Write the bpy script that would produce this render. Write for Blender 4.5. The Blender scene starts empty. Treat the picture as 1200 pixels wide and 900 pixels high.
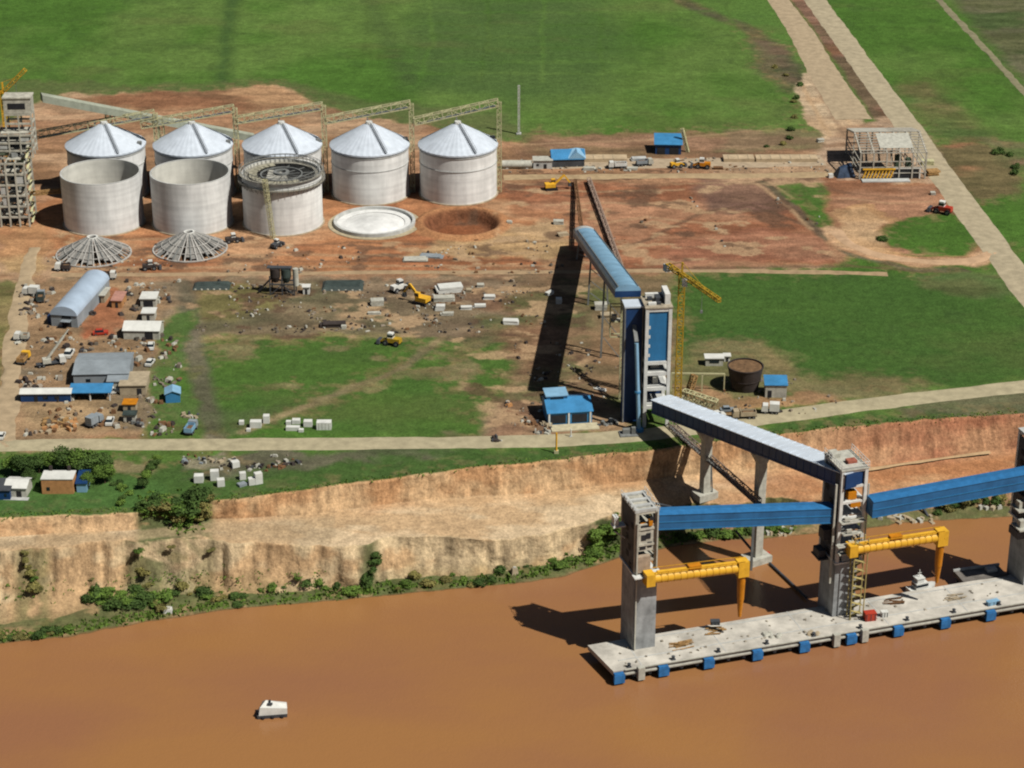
import bpy, bmesh, math, random
import numpy as np
from mathutils import Vector, Matrix
random.seed(7)
scene = bpy.context.scene
COL = scene.collection
R = math.radians

# ------------------------------------------------------------------ survey: from the photograph's view to metres on the site
F = 2550.0; PITCH = R(24.7); CAMH = 286.0
WZ = -20.0; DZ = -16.5          # river surface, quay deck
def at(px, py, z=0.0):
    dx = (px-600)/F; dy = -(py-450)/F
    d = (dx, math.cos(PITCH)+dy*math.sin(PITCH), -math.sin(PITCH)+dy*math.cos(PITCH))
    t = (z-CAMH)/d[2]
    return (d[0]*t, d[1]*t, z)
def proj(x, y, z):
    dep = y*math.cos(PITCH)-(z-CAMH)*math.sin(PITCH); up = y*math.sin(PITCH)+(z-CAMH)*math.cos(PITCH)
    return 600+F*x/dep, 450-F*up/dep, F/dep
def zat(py, x, y):
    lo, hi = -60.0, 150.0
    for _ in range(45):
        m = (lo+hi)/2
        if proj(x, y, m)[1] > py: lo = m
        else: hi = m
    return m
def ppm(px, py, z=0):            # pixels per metre there
    p = at(px, py, z); return proj(*p)[2]

# ------------------------------------------------------------------ colour and materials
LIT = 1.28
def lin(h):
    h = h.lstrip('#')
    out = []
    for i in (0, 2, 4):
        c = int(h[i:i+2], 16)/255
        out.append((c/12.92 if c <= .04045 else ((c+.055)/1.055)**2.4))
    return out
def C(h, k=1.0): return tuple(v/LIT*k for v in lin(h))+(1.0,)
def grey(c, a):                 # pull a linear colour toward its own grey
    g = .3*c[0]+.6*c[1]+.1*c[2]; return np.array([c[i]*(1-a)+g*a for i in range(3)])

MATS = {}
def mat(name, col, rough=.8, metal=0.0, var=.18, scale=.6, bump=0.0, spec=.3, streak=0.0, bands=0.0, wave=0.0):
    if name in MATS: return MATS[name]
    m = bpy.data.materials.new(name); m.use_nodes = True
    nt = m.node_tree; N = nt.nodes; L = nt.links
    b = N['Principled BSDF']
    b.inputs['Roughness'].default_value = rough; b.inputs['Metallic'].default_value = metal
    b.inputs['Specular IOR Level'].default_value = spec
    tc = N.new('ShaderNodeTexCoord')
    n1 = N.new('ShaderNodeTexNoise'); n1.inputs['Scale'].default_value = scale; n1.inputs['Detail'].default_value = 6
    n1.inputs['Roughness'].default_value = .65
    oi = N.new('ShaderNodeObjectInfo'); sc0 = N.new('ShaderNodeMath'); sc0.operation = 'MULTIPLY'; sc0.inputs[1].default_value = 90
    L.new(oi.outputs['Random'], sc0.inputs[0])
    off = N.new('ShaderNodeVectorMath'); off.operation = 'ADD'; L.new(tc.outputs['Object'], off.inputs[0]); L.new(sc0.outputs[0], off.inputs[1])
    L.new(off.outputs[0], n1.inputs['Vector'])
    rgb = N.new('ShaderNodeMix'); rgb.data_type = 'RGBA'
    c = C(col) if isinstance(col, str) else col
    lo = tuple(max(0, v*(1-var*1.6)) for v in c[:3])+(1,); hi = tuple(min(.9, v*(1+var)) for v in c[:3])+(1,)
    rgb.inputs['A'].default_value = lo; rgb.inputs['B'].default_value = hi
    mr = N.new('ShaderNodeMapRange'); mr.inputs['From Min'].default_value = .33; mr.inputs['From Max'].default_value = .67
    L.new(n1.outputs['Fac'], mr.inputs['Value']); L.new(mr.outputs['Result'], rgb.inputs['Factor'])
    out = rgb.outputs['Result']
    def mul(src, fac, amount):
        x = N.new('ShaderNodeMix'); x.data_type = 'RGBA'; x.blend_type = 'MULTIPLY'; x.inputs['Factor'].default_value = amount
        L.new(src, x.inputs['A']); L.new(fac, x.inputs['B']); return x.outputs['Result']
    if streak:
        mp = N.new('ShaderNodeMapping'); mp.inputs['Scale'].default_value = (.55, .55, .05)
        L.new(off.outputs[0], mp.inputs['Vector'])
        n2 = N.new('ShaderNodeTexNoise'); n2.inputs['Scale'].default_value = 1.0; n2.inputs['Detail'].default_value = 5
        L.new(mp.outputs['Vector'], n2.inputs['Vector'])
        r2 = N.new('ShaderNodeMapRange'); r2.inputs['From Min'].default_value = .35; r2.inputs['From Max'].default_value = .62
        r2.inputs['To Min'].default_value = .55
        L.new(n2.outputs['Fac'], r2.inputs['Value']); out = mul(out, r2.outputs['Result'], streak)
    if bands:
        sp = N.new('ShaderNodeSeparateXYZ'); L.new(off.outputs[0], sp.inputs['Vector'])
        cm = N.new('ShaderNodeCombineXYZ'); 
        sc_ = N.new('ShaderNodeMath'); sc_.operation = 'MULTIPLY'; sc_.inputs[1].default_value = .55
        L.new(sp.outputs['Z'], sc_.inputs[0]); L.new(sc_.outputs[0], cm.inputs['Z'])
        n3 = N.new('ShaderNodeTexNoise'); n3.inputs['Scale'].default_value = 1.0; n3.inputs['Detail'].default_value = 3
        L.new(cm.outputs[0], n3.inputs['Vector'])
        r3 = N.new('ShaderNodeMapRange'); r3.inputs['From Min'].default_value = .35; r3.inputs['From Max'].default_value = .6
        r3.inputs['To Min'].default_value = .6
        L.new(n3.outputs['Fac'], r3.inputs['Value']); out = mul(out, r3.outputs['Result'], bands)
    L.new(out, b.inputs['Base Color'])
    if bump or wave:
        bp = N.new('ShaderNodeBump'); bp.inputs['Distance'].default_value = .12
        if wave:
            w = N.new('ShaderNodeTexWave'); w.inputs['Scale'].default_value = wave; w.bands_direction = 'X'
            L.new(tc.outputs['Object'], w.inputs['Vector']); L.new(w.outputs['Fac'], bp.inputs['Height']); bp.inputs['Strength'].default_value = .5
        else:
            n4 = N.new('ShaderNodeTexNoise'); n4.inputs['Scale'].default_value = 2.5; n4.inputs['Detail'].default_value = 4
            L.new(tc.outputs['Object'], n4.inputs['Vector']); L.new(n4.outputs['Fac'], bp.inputs['Height']); bp.inputs['Strength'].default_value = bump
        L.new(bp.outputs['Normal'], b.inputs['Normal'])
    MATS[name] = m
    return m

M = {}
M['conc'] = mat('concrete', '#c8c9c4', var=.14, scale=.25, streak=.35, bump=.3)
M['silo'] = mat('silo_concrete', '#f4f4f0', var=.10, scale=.12, streak=.3, bands=.34, bump=.15)
M['siloin'] = mat('silo_inner_concrete', '#e4e2d6', var=.10, scale=.15, streak=.2, bands=.2)
M['roofw'] = mat('galvanised_roof', '#d3dce6', rough=.5, metal=.0, var=.08, scale=.3, streak=.1, spec=.5)
M['walk'] = mat('walkway_grey', '#8d949b', rough=.6, var=.1)
M['steel'] = mat('primed_steel', '#cbc69a', rough=.6, var=.15)
M['steelw'] = mat('white_steel', '#e2e2db', rough=.6, var=.12)
M['steelg'] = mat('grey_steel', '#80827f', rough=.6, var=.2)
M['frame'] = mat('raw_concrete_frame', '#c6c2b2', var=.22, scale=.5, streak=.3)
M['dark'] = mat('dark_opening', '#2b2b2e', var=.2)
M['blue'] = mat('blue_cladding', '#317fb4', rough=.45, var=.12, scale=.2, streak=.25, wave=1.2, spec=.4)
M['blueq'] = mat('blue_gallery_cladding', '#2b6ea4', rough=.5, var=.16, scale=.15, streak=.3, spec=.4)
M['bluel'] = mat('light_blue_roof', '#8fbcda', rough=.45, var=.12, scale=.12, streak=.2, spec=.5)
M['pale'] = mat('pale_blue_roof', '#e4eef8', rough=.35, var=.07, scale=.12, spec=.6)
M['bluer'] = mat('bright_blue_roof', '#468fc2', rough=.5, var=.12, scale=.3, wave=1.5)
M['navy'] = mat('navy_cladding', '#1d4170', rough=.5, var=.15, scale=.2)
M['yel'] = mat('yellow_paint', '#f0b836', rough=.5, var=.1, scale=.5, streak=.12)
M['ora'] = mat('orange_paint', '#d08418', rough=.5, var=.14, scale=.5, streak=.2)
M['crane'] = mat('crane_yellow', '#c09a2a', rough=.6, var=.15)
M['white'] = mat('white_paint', '#e0e0d8', rough=.5, var=.08, scale=.5)
M['whited'] = mat('weathered_white', '#c4c2b4', rough=.7, var=.15, scale=.8, streak=.3)
M['red'] = mat('red_paint', '#b8402c', rough=.5, var=.15)
M['tyre'] = mat('black_rubber', '#26252a', rough=.9, var=.2)
M['glass'] = mat('dark_glass', '#1e2a33', rough=.1, var=.1, spec=.6)
M['rust'] = mat('rusty_steel', '#7c5a3c', rough=.85, var=.3, scale=.8)
M['wood'] = mat('timber', '#b08a58', rough=.85, var=.3, scale=1.2)
M['brick'] = mat('orange_render', '#c48f5c', rough=.85, var=.12, scale=.8, streak=.2)
M['roofg'] = mat('grey_sheet_roof', '#9aa3a8', rough=.55, var=.12, scale=.25, streak=.2, wave=1.5)
M['roofd'] = mat('dark_sheet_roof', '#4b4e52', rough=.6, var=.2, scale=.3)
M['beige'] = mat('beige_render', '#b3a387', rough=.85, var=.15, scale=.6)
M['soil'] = mat('soil_fill', '#7a5e42', rough=.95, var=.3, scale=.7, bump=.5)
M['tank'] = mat('tank_steel', '#453c38', rough=.75, var=.22, scale=.4, streak=.3)
M['deck'] = mat('quay_concrete', '#cdc7ba', var=.22, scale=.16, bump=.25)
M['trunk'] = mat('bark', '#5c4a38', rough=.95, var=.3)
M['plast'] = mat('dark_sheeting', '#3f4a46', rough=.6, var=.25, scale=.4)

# ------------------------------------------------------------------ mesh builder
class MB:
    def __init__(s): s.v = []; s.f = []; s.sm = []
    def add(s, vs, fs, smooth=False):
        k = len(s.v); s.v += [tuple(v) for v in vs]
        for f in fs: s.f.append([i+k for i in f]); s.sm.append(smooth)
        return s
    def box(s, cx, cy, z0, sx, sy, sz, rz=0, taper=1.0):      # z0 is the underside
        vs = []
        for z, k in ((z0, 1), (z0+sz, taper)):
            for a, b in ((-1, -1), (1, -1), (1, 1), (-1, 1)):
                x, y = a*sx/2*k, b*sy/2*k
                vs.append((cx+x*math.cos(rz)-y*math.sin(rz), cy+x*math.sin(rz)+y*math.cos(rz), z))
        return s.add(vs, [(3, 2, 1, 0), (4, 5, 6, 7), (0, 1, 5, 4), (1, 2, 6, 5), (2, 3, 7, 6), (3, 0, 4, 7)])
    def beam(s, p, q, w, h=None, up=(0, 0, 1)):
        h = h or w; p = Vector(p); q = Vector(q); d = (q-p)
        if d.length < 1e-6: return s
        d.normalize(); u = Vector(up)
        if abs(d.dot(u)) > .98: u = Vector((1, 0, 0))
        a = d.cross(u).normalized(); b = a.cross(d).normalized()
        vs = []
        for c in (p, q):
            for i, j in ((-1, -1), (1, -1), (1, 1), (-1, 1)): vs.append(c+a*(i*w/2)+b*(j*h/2))
        return s.add(vs, [(0, 1, 2, 3), (7, 6, 5, 4), (0, 4, 5, 1), (1, 5, 6, 2), (2, 6, 7, 3), (3, 7, 4, 0)])
    def cyl(s, cx, cy, z0, r, h, n=20, r2=None, caps=True, smooth=True):
        r2 = r if r2 is None else r2
        a = [2*math.pi*i/n for i in range(n)]
        v = [(cx+r*math.cos(t), cy+r*math.sin(t), z0) for t in a]+[(cx+r2*math.cos(t), cy+r2*math.sin(t), z0+h) for t in a]
        s.add(v, [(i, (i+1) % n, n+(i+1) % n, n+i) for i in range(n)], smooth)
        if caps:
            s.add(v[:n], [tuple(range(n))[::-1]]); s.add(v[n:], [tuple(range(n))])
        return s
    def tube(s, p, q, r, n=10, r2=None):
        p = Vector(p); q = Vector(q); d = (q-p).normalized(); r2 = r if r2 is None else r2
        u = Vector((0, 0, 1)) if abs(d.z) < .95 else Vector((1, 0, 0))
        a = d.cross(u).normalized(); b = a.cross(d)
        v = [c+(a*math.cos(2*math.pi*i/n)+b*math.sin(2*math.pi*i/n))*rr for c, rr in ((p, r), (q, r2)) for i in range(n)]
        s.add(v, [(i, (i+1) % n, n+(i+1) % n, n+i) for i in range(n)], True)
        return s.add(v, [tuple(range(n))[::-1], tuple(range(n, 2*n))])
    def sweep(s, prof, p, q, smooth=False, caps=True):
        """profile of (side, up) offsets swept from p to q; side is horizontal, up is world z"""
        p = Vector(p); q = Vector(q); d = q-p
        a = Vector((d.y, -d.x, 0)).normalized()
        n = len(prof)
        v = [c+a*x+Vector((0, 0, z)) for c in (p, q) for x, z in prof]
        s.add(v, [(i, (i+1) % n, n+(i+1) % n, n+i) for i in range(n)], smooth)
        if caps: s.add(v, [tuple(range(n))[::-1], tuple(range(n, 2*n))])
        return s
    def truss(s, p, q, w, h, n, t=.25):
        p = Vector(p); q = Vector(q); d = q-p
        a = Vector((d.y, -d.x, 0)); a = a.normalized() if a.length > 1e-3 else Vector((1, 0, 0))
        u = a.cross(d).normalized()
        if u.z < 0: u = -u
        cs = [a*(i*w/2)+u*(j*h/2) for i, j in ((-1, -1), (1, -1), (1, 1), (-1, 1))]
        for c in cs: s.beam(p+c, q+c, t)
        for k in range(n+1):
            m = p+d*(k/n)
            for i in range(4): s.beam(m+cs[i], m+cs[(i+1) % 4], t*.7)
            if k < n:
                m2 = p+d*((k+1)/n)
                for i in range(4):
                    e, f = (i, (i+1) % 4) if k % 2 else ((i+1) % 4, i)
                    s.beam(m+cs[e], m2+cs[f], t*.6)
        return s
    def ring(s, r0, r1, z0, z1, n=48):
        v = []
        for i in range(n):
            c, d = math.cos(2*math.pi*i/n), math.sin(2*math.pi*i/n)
            v += [(r0*c, r0*d, z0), (r1*c, r1*d, z0), (r1*c, r1*d, z1), (r0*c, r0*d, z1)]
        for k, sm in ((0, False), (1, True), (2, False), (3, True)):
            s.add(v, [(4*i+k, 4*((i+1) % n)+k, 4*((i+1) % n)+(k+1) % 4, 4*i+(k+1) % 4) for i in range(n)], sm)
        return s
    def build(s, name, material, parent=None, label=None, **props):
        me = bpy.data.meshes.new(name)
        me.from_pydata(s.v, [], s.f)
        me.polygons.foreach_set('use_smooth', s.sm)
        me.materials.append(material)
        bm = bmesh.new(); bm.from_mesh(me); bmesh.ops.recalc_face_normals(bm, faces=bm.faces); bm.to_mesh(me); bm.free()
        o = bpy.data.objects.new(name, me); COL.objects.link(o)
        if parent is not None: o.parent = parent
        if label: o['label'] = label
        for k, v in props.items(): o[k] = v
        return o

def thing(name, label, cat, loc=(0, 0, 0), rz=0.0, group=None):
    o = bpy.data.objects.new(name, None); COL.objects.link(o)
    o.location = loc; o.rotation_euler = (0, 0, rz); o.empty_display_size = 1
    o['label'] = label; o['category'] = cat
    if group: o['group'] = group
    return o
def tag(o, label, cat, group=None):
    o['label'] = label; o['category'] = cat
    if group: o['group'] = group
    return o
def copy_tree(o, parent=None):
    c = o.copy(); COL.objects.link(c)
    if parent is not None: c.parent = parent
    for ch in [x for x in o.children]: copy_tree(ch, c)
    return c
def place(root, loc, rz=None, label=None, scale=None):
    root.location = loc
    if rz is not None: root.rotation_euler = (0, 0, rz)
    if label: root['label'] = label
    if scale: root.scale = (scale,)*3 if not isinstance(scale, tuple) else scale
    return root

# ------------------------------------------------------------------ noise
def _h(i, j, seed):
    n = (i.astype(np.int64)*374761393+j.astype(np.int64)*668265263+seed*982451653) & 0xffffffff
    n = ((n ^ (n >> 13))*1274126177) & 0xffffffff
    return ((n ^ (n >> 16)) & 0xffff)/65535.0
def vn(x, y, seed=0):
    xi = np.floor(x); yi = np.floor(y); fx = x-xi; fy = y-yi
    fx = fx*fx*(3-2*fx); fy = fy*fy*(3-2*fy)
    a = _h(xi, yi, seed); b = _h(xi+1, yi, seed); c = _h(xi, yi+1, seed); d = _h(xi+1, yi+1, seed)
    return (a*(1-fx)+b*fx)*(1-fy)+(c*(1-fx)+d*fx)*fy
def fbm(x, y, s, seed=0, o=4):
    x = np.asarray(x, float)/s; y = np.asarray(y, float)/s; t = 0; a = 1; w = 0
    for k in range(o):
        t = t+a*vn(x, y, seed+k*17); w += a; a *= .55; x = x*2.03+3.1; y = y*2.03+1.7
    return t/w
def sst(a, b, x):
    t = np.clip((x-a)/(b-a), 0, 1); return t*t*(3-2*t)
# ------------------------------------------------------------------ terrain
def curve(pts):
    w = np.array([at(*p) for p in pts]); w = w[np.argsort(w[:, 0])]
    w = np.vstack([[w[0, 0]-900, w[0, 1]-250, w[0, 2]], w, [w[-1, 0]+900, w[-1, 1]+250, w[-1, 2]]])
    return w
cE = curve([(-60,610,0),(0,607,0),(60,606,0),(120,603,0),(160,600,0),(200,596,0),(250,588,0),(300,582,0),(400,568,0),(480,558,0),(560,548,0),(640,541,0),(740,531,0),(800,524,0),(900,511,0),(1000,500,0),(1100,491,0),(1200,484,0),(1260,480,0)])
cT = curve([(-60,631,-4),(0,629,-4),(150,622,-4),(250,609,-5),(350,604,-6),(480,588,-7),(560,582,-8),(640,578,-8.5),(720,568,-8.5),(800,558,-8.5),(900,550,-9),(1000,546,-10),(1100,536,-10),(1200,524,-10),(1260,520,-10)])
cB = curve([(-60,650,-5),(0,646,-5),(100,640,-5),(150,634,-5),(250,634,-6.5),(300,640,-7.5),(400,640,-8.5),(450,633,-9),(550,628,-10),(600,632,-11),(690,614,-11),(720,602,-11.5),(800,592,-12),(900,586,-12.5),(1000,582,-13),(1100,574,-13),(1200,560,-13),(1260,556,-13)])
cF = curve([(-60,742,-18.6),(0,732,-18.6),(80,722,-18.6),(130,710,-18.4),(200,700,-18.4),(260,694,-18.4),(300,700,-19),(400,688,-19),(480,680,-19),(600,668,-19),(690,650,-19),(720,630,-19),(800,622,-19),(930,612,-19),(1060,600,-19),(1130,596,-19),(1200,592,-19),(1260,590,-19)])
cW = curve([(-60,764,WZ),(0,755,WZ),(80,746,WZ),(165,730,WZ),(260,715,WZ),(400,703,WZ),(480,695,WZ),(600,685,WZ),(660,676,WZ),(700,664,WZ),(730,653,WZ),(780,642,WZ),(850,633,WZ),(930,629,WZ),(1000,621,WZ),(1060,613,WZ),(1130,609,WZ),(1200,605,WZ),(1260,602,WZ)])
xs = np.concatenate([np.linspace(-2500, -330, 40)[:-1], np.arange(-330, 330, .95), np.linspace(330, 2500, 40)])
def ci(c, k): return np.interp(xs, c[:, 0], c[:, k])
n0 = fbm(xs, xs*0, 14, 3)-.5; n1 = fbm(xs, xs*0, 5, 9)-.5; n2 = fbm(xs, xs*0, 11, 31)-.5; n3_ = fbm(xs, xs*0, 4.5, 51)-.5
yE = ci(cE, 1)+n0*2.5+n1*2.0; yT = np.minimum(ci(cT, 1)+n0*1.5, yE-.8)
yB = np.minimum(ci(cB, 1)+n2*6+n3_*3.5, yT-1.5); yF = np.minimum(ci(cF, 1)+n2*5+n3_*2.5, yB-1.2); yW = np.minimum(ci(cW, 1)+n1*2, yF-1.0)
zE, zT, zB, zF = ci(cE, 2), ci(cT, 2), ci(cB, 2), ci(cF, 2)
rows_y = []; rows_z = []; rows_k = []; rows_t = []
far = np.concatenate([np.geomspace(1130, 9000, 22)[::-1][:-1]])
for y in far: rows_y.append(np.full_like(xs, y)); rows_z.append(xs*0); rows_k.append(0); rows_t.append(0)
NP_ = 520
for k in range(NP_):
    t = k/NP_; tt = t**.93
    rows_y.append(1130+(yE-1130)*tt); rows_z.append(xs*0); rows_k.append(0); rows_t.append(t)
def seg(ya, za, yb, zb, n, kind, fn=None):
    for k in range(n):
        t = k/n; y = ya+(yb-ya)*t; z = za+(zb-za)*t
        if fn: y, z = fn(y, z, t)
        rows_y.append(y); rows_z.append(z); rows_k.append(kind); rows_t.append(t)
def fn_up(y, z, t):
    zz = zE+(zT-zE)*(t**.8)
    r = (fbm(xs, xs*0+t*3, 3.2, 71)-.5)*2.2*math.sin(math.pi*t)
    return y+r, zz
def fn_bench(y, z, t): return y, z+(fbm(xs, y, 7, 81)-.5)*.5*math.sin(math.pi*t)**.5
calm = 1-.72*sst(18, 40, xs)
pex = 1.15+1.5*sst(.35, .65, fbm(xs, xs*0, 22, 95))*(1-sst(18, 40, xs)*.8)
def fn_cliff(y, z, t):
    # steep upper face, talus below
    zz = zB+(zF-zB)*(1-(1-t)**pex)
    r = ((fbm(xs, xs*0+t*1.6, 9.0, 91)-.5)*5.5+(fbm(xs, xs*0+t*2.5, 2.4, 93)-.5)*2.4+(fbm(xs, xs*0+t*5.0, 1.2, 92)-.5)*1.5)*math.sin(math.pi*min(1, t*1.05))**.8*calm
    return y+r, zz
seg(yE, zE, yT, zT, 16, 1, fn_up)
seg(yT, zT, yB, zB, 34, 2, fn_bench)
seg(yB, zB, yF, zF, 34, 3, fn_cliff)
seg(yF, zF, yW, xs*0+WZ, 9, 4)
seg(yW, xs*0+WZ, yW-14, xs*0+WZ-4, 5, 5)
rows_y.append(yW-15); rows_z.append(xs*0+WZ-5); rows_k.append(5); rows_t.append(1)
Y = np.array(rows_y); Z = np.array(rows_z); K = np.array(rows_k)[:, None]*np.ones_like(Y); T = np.array(rows_t)[:, None]*np.ones_like(Y)
X = np.tile(xs, (len(rows_y), 1))
nr, nc = X.shape
pl = (K == 0)
# gentle micro relief on the plateau, rougher on the worked ground
Z = np.where(pl, (fbm(X, Y, 9, 5)-.5)*.25, Z)
# excavated pit beside the ring base, with its spoil rim
pitx, pity, _ = at(541, 262)
rp = np.hypot(X-pitx, (Y-pity))
Z = np.where(pl, Z-3.4*(1-sst(10.5, 13.8, rp))+1.3*np.exp(-((rp-15.5)/1.7)**2), Z)

col = np.zeros(X.shape+(3,))
def c3(h): return grey(C(h)[:3], .04)
def setc(a, rgb):
    col[:] = col*(1-a[..., None])+np.asarray(rgb)*a[..., None]
def mixc(h1, h2, f): return c3(h1)*(1-f[..., None])+c3(h2)*f[..., None]
XW = X+(fbm(X, Y, 12, 201)-.5)*9+(fbm(X, Y, 3, 203)-.5)*3
YW = Y+(fbm(X, Y, 12, 202)-.5)*16+(fbm(X, Y, 3, 204)-.5)*6
g1 = fbm(X, Y*.7, 60, 301); g2 = fbm(X, Y, 9, 302); g3 = fbm(X*.6, Y, 3.2, 303, 3)
grass = mixc('#486a26', '#5a7434', sst(.35, .65, g1)); grass = grass*1.04*(0.78+.44*g2[..., None])*(.85+.3*g3[..., None])
d1 = fbm(X*.45, Y*.8, 16, 311, 5); d2 = fbm(X*.6, Y, 5, 312, 4); d3 = fbm(X*.5, Y*.8, 24, 313, 4)
def dirt(a, b, c):
    m = mixc(a, b, sst(.38, .62, d1)); m = m*(1-sst(.52, .68, d3)[..., None])+c3(c)*sst(.52, .68, d3)[..., None]
    return m*(.74+.66*d2[..., None])*(.86+.28*sst(.42, .6, fbm(X*.22, Y*.9, 3.5, 321, 4))[..., None])
col[:] = grass
def poly_sd(P):
    P = np.array([at(*p)[:2] for p in P]); x0, y0 = P.min(0)-25; x1, y1 = P.max(0)+25
    msk = (X > x0) & (X < x1) & (Y > y0) & (Y < y1) & pl
    x = XW[msk]; y = YW[msk]; ins = np.zeros(x.shape, bool); dm = np.full(x.shape, 1e9)
    for i in range(len(P)):
        a = P[i]; b = P[(i+1) % len(P)]
        c = ((a[1] > y) != (b[1] > y)) & (x < (b[0]-a[0])*(y-a[1])/((b[1]-a[1]) or 1e-9)+a[0]); ins ^= c
        d = b-a; t = np.clip(((x-a[0])*d[0]+(y-a[1])*d[1])/max(1e-9, d@d), 0, 1)
        dm = np.minimum(dm, np.hypot(x-a[0]-t*d[0], y-a[1]-t*d[1]))
    return msk, np.where(ins, dm, -dm)
def region(P, rgb, soft=1.5, op=1.0):
    msk, sd = poly_sd(P); a = sst(-soft, soft, sd)*op
    c = rgb[msk] if rgb.ndim == 3 else rgb
    col[msk] = col[msk]*(1-a[:, None])+c*a[:, None]
def stroke(P, w, rgb, soft=1.0, op=1.0, warp=1.0):
    P = np.array([at(*p)[:2] for p in P]); x0, y0 = P.min(0)-w-20; x1, y1 = P.max(0)+w+20
    msk = (X > x0) & (X < x1) & (Y > y0) & (Y < y1) & pl
    x = X[msk]+(XW[msk]-X[msk])*warp*.35; y = Y[msk]+(YW[msk]-Y[msk])*warp*.35; dm = np.full(x.shape, 1e9)
    for i in range(len(P)-1):
        a = P[i]; b = P[i+1]; d = b-a; t = np.clip(((x-a[0])*d[0]+(y-a[1])*d[1])/max(1e-9, d@d), 0, 1)
        dm = np.minimum(dm, np.hypot(x-a[0]-t*d[0], y-a[1]-t*d[1]))
    a = (1-sst(w/2-soft, w/2+soft, dm))*op
    c = rgb[msk] if rgb.ndim == 3 else rgb
    col[msk] = col[msk]*(1-a[:, None])+c*a[:, None]
# --- far fields
bg = grass*np.array([1.25, .95, 1.0])
region([(500,0),(700,0),(740,60),(700,110),(600,120),(480,100),(470,40)], mixc('#4d5f36', '#46632e', d3), 15, .7)
region([(270,0),(430,0),(440,90),(380,100),(265,95)], grass*1.08, 8, .8)
region([(790,0),(905,0),(935,60),(930,90),(900,60)], mixc('#5d7a34', '#4f7230', d1), 6, .9)
stroke([(275,-20),(266,40),(264,95)], 7, c3('#3a5429'), 3, .7)
stroke([(430,-10),(455,50),(480,95)], 9, c3('#44552f'), 5, .5)
stroke([(770,-12),(830,15),(880,35),(915,62),(935,95)], 9, dirt('#66593f', '#5a5c38', '#4f4b38'), 3, .9)
region([(880,45),(925,55),(945,100),(925,108),(890,85)], dirt('#6e5145', '#6b5848', '#4f4d38'), 5, .8)
region([(1110,-10),(1200,-10),(1240,60),(1200,100),(1150,40)], dirt('#5c573f', '#6b6150', '#4a5434'), 6, .8)
region([(1040,100),(1085,95),(1130,130),(1180,175),(1120,175),(1085,150)], dirt('#5f6138', '#6b6040', '#4f6033'), 6, .8)
region([(0,95),(60,92),(160,100),(340,92),(420,118),(600,130),(620,165),(0,165)], mixc('#55603a', '#6b6245', d2), 5, .55)
# --- the worked ground
W1 = dirt('#8d6b4d', '#a0795a', '#a8896a')
region([(-120,165),(0,150),(60,112),(330,100),(350,112),(400,130),(600,168),(700,160),(930,158),(965,180),(985,205),(1005,300),(975,318),(640,326),(610,395),(520,392),(235,395),(205,360),(170,522),(-150,522)], W1, 2.5)
region([(110,112),(320,100),(352,112),(380,128),(300,128),(150,130)], dirt('#8d6246', '#7a5a40', '#a5805c'), 4, .85)
region([(180,200),(620,215),(630,255),(640,318),(150,318),(60,300),(30,240)], dirt('#9a6240', '#ac764e', '#b08560'), 2.5, .85)
region([(590,212),(900,215),(960,250),(985,312),(690,316),(640,262),(600,250)], dirt('#8b5b40', '#a4785a', '#9a6c4c'), 2.5)
region([(560,262),(665,262),(665,302),(480,300),(520,280)], dirt('#a98c63', '#b49670', '#9a7a55'), 2, .9)
region([(800,282),(880,270),(972,275),(975,308),(760,312)], dirt('#916048', '#9a6e54', '#866048'), 2.5, .9)
region([(815,212),(900,214),(915,246),(830,252)], dirt('#6a5147', '#5f4b41', '#7b6050'), 4, .85)
region([(620,158),(1000,150),(985,180),(600,186)], dirt('#7d5f48', '#6e5e43', '#8c6a52'), 3, .8)
region([(850,150),(1000,150),(990,178),(840,176)], dirt('#56623a', '#6c6445', '#7d6a50'), 3, .8)
region([(905,216),(962,214),(985,250),(1000,292),(955,262)], grass*.95, 1.5)
stroke([(893,212),(925,238),(960,272),(1000,300),(1060,314),(1130,318)], 4.0, dirt('#5a4c3d', '#66604a', '#4d4a38'), 1.2, .9)
region([(962,205),(1095,208),(1135,246),(1100,262),(1050,262),(1040,285),(1090,300),(990,292),(970,262)], dirt('#94694a', '#a0765a', '#8a5f44'), 2)
region([(972,245),(1020,240),(1060,255),(1035,262),(1032,282),(1060,300),(1000,292)], dirt('#b58f68', '#ab845c', '#b89873'), 1.5, .95)
region([(1045,262),(1075,252),(1115,248),(1145,275),(1150,296),(1090,298),(1050,290),(1032,278)], grass*.92, 1.5)
stroke([(985,285),(1025,300),(1080,307),(1145,306),(1160,290)], 9, dirt('#b08a68', '#a87d5a', '#b8977a'), 1.5)
region([(1088,172),(1150,170),(1200,188),(1195,225),(1155,238),(1125,222)], dirt('#8a5f46', '#98694e', '#6b5c40'), 3, .9)
region([(1150,160),(1240,170),(1240,215),(1185,200)], dirt('#6d6148', '#7a6a55', '#58603a'), 4, .7)
region([(928,95),(962,78),(985,88),(1012,132),(1000,172),(965,168),(945,140)], dirt('#b79c7c', '#ac9070', '#bba485'), 1.0)
stroke([(930,-10),(960,30),(990,72),(1038,142)], 9, dirt('#77553f', '#806250', '#6b5a44'), 1.5)
for a_ in range(0, 14):      # drill lines and drains in the far fields
    stroke([(-60+a_*70, -30), (-80+a_*72+10*math.sin(a_), 50), (-95+a_*73, 96)], 2.2, grass*(.82 if a_ % 2 else 1.14), 1.2, .55, warp=1.5)
for y_ in (12, 27, 41, 55, 70, 84):
    stroke([(-40, y_+4), (300, y_-2), (620, y_+3), (860, y_)], 3.0, grass*(.86 if y_ % 2 else 1.12), 2, .5, warp=2)
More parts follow.
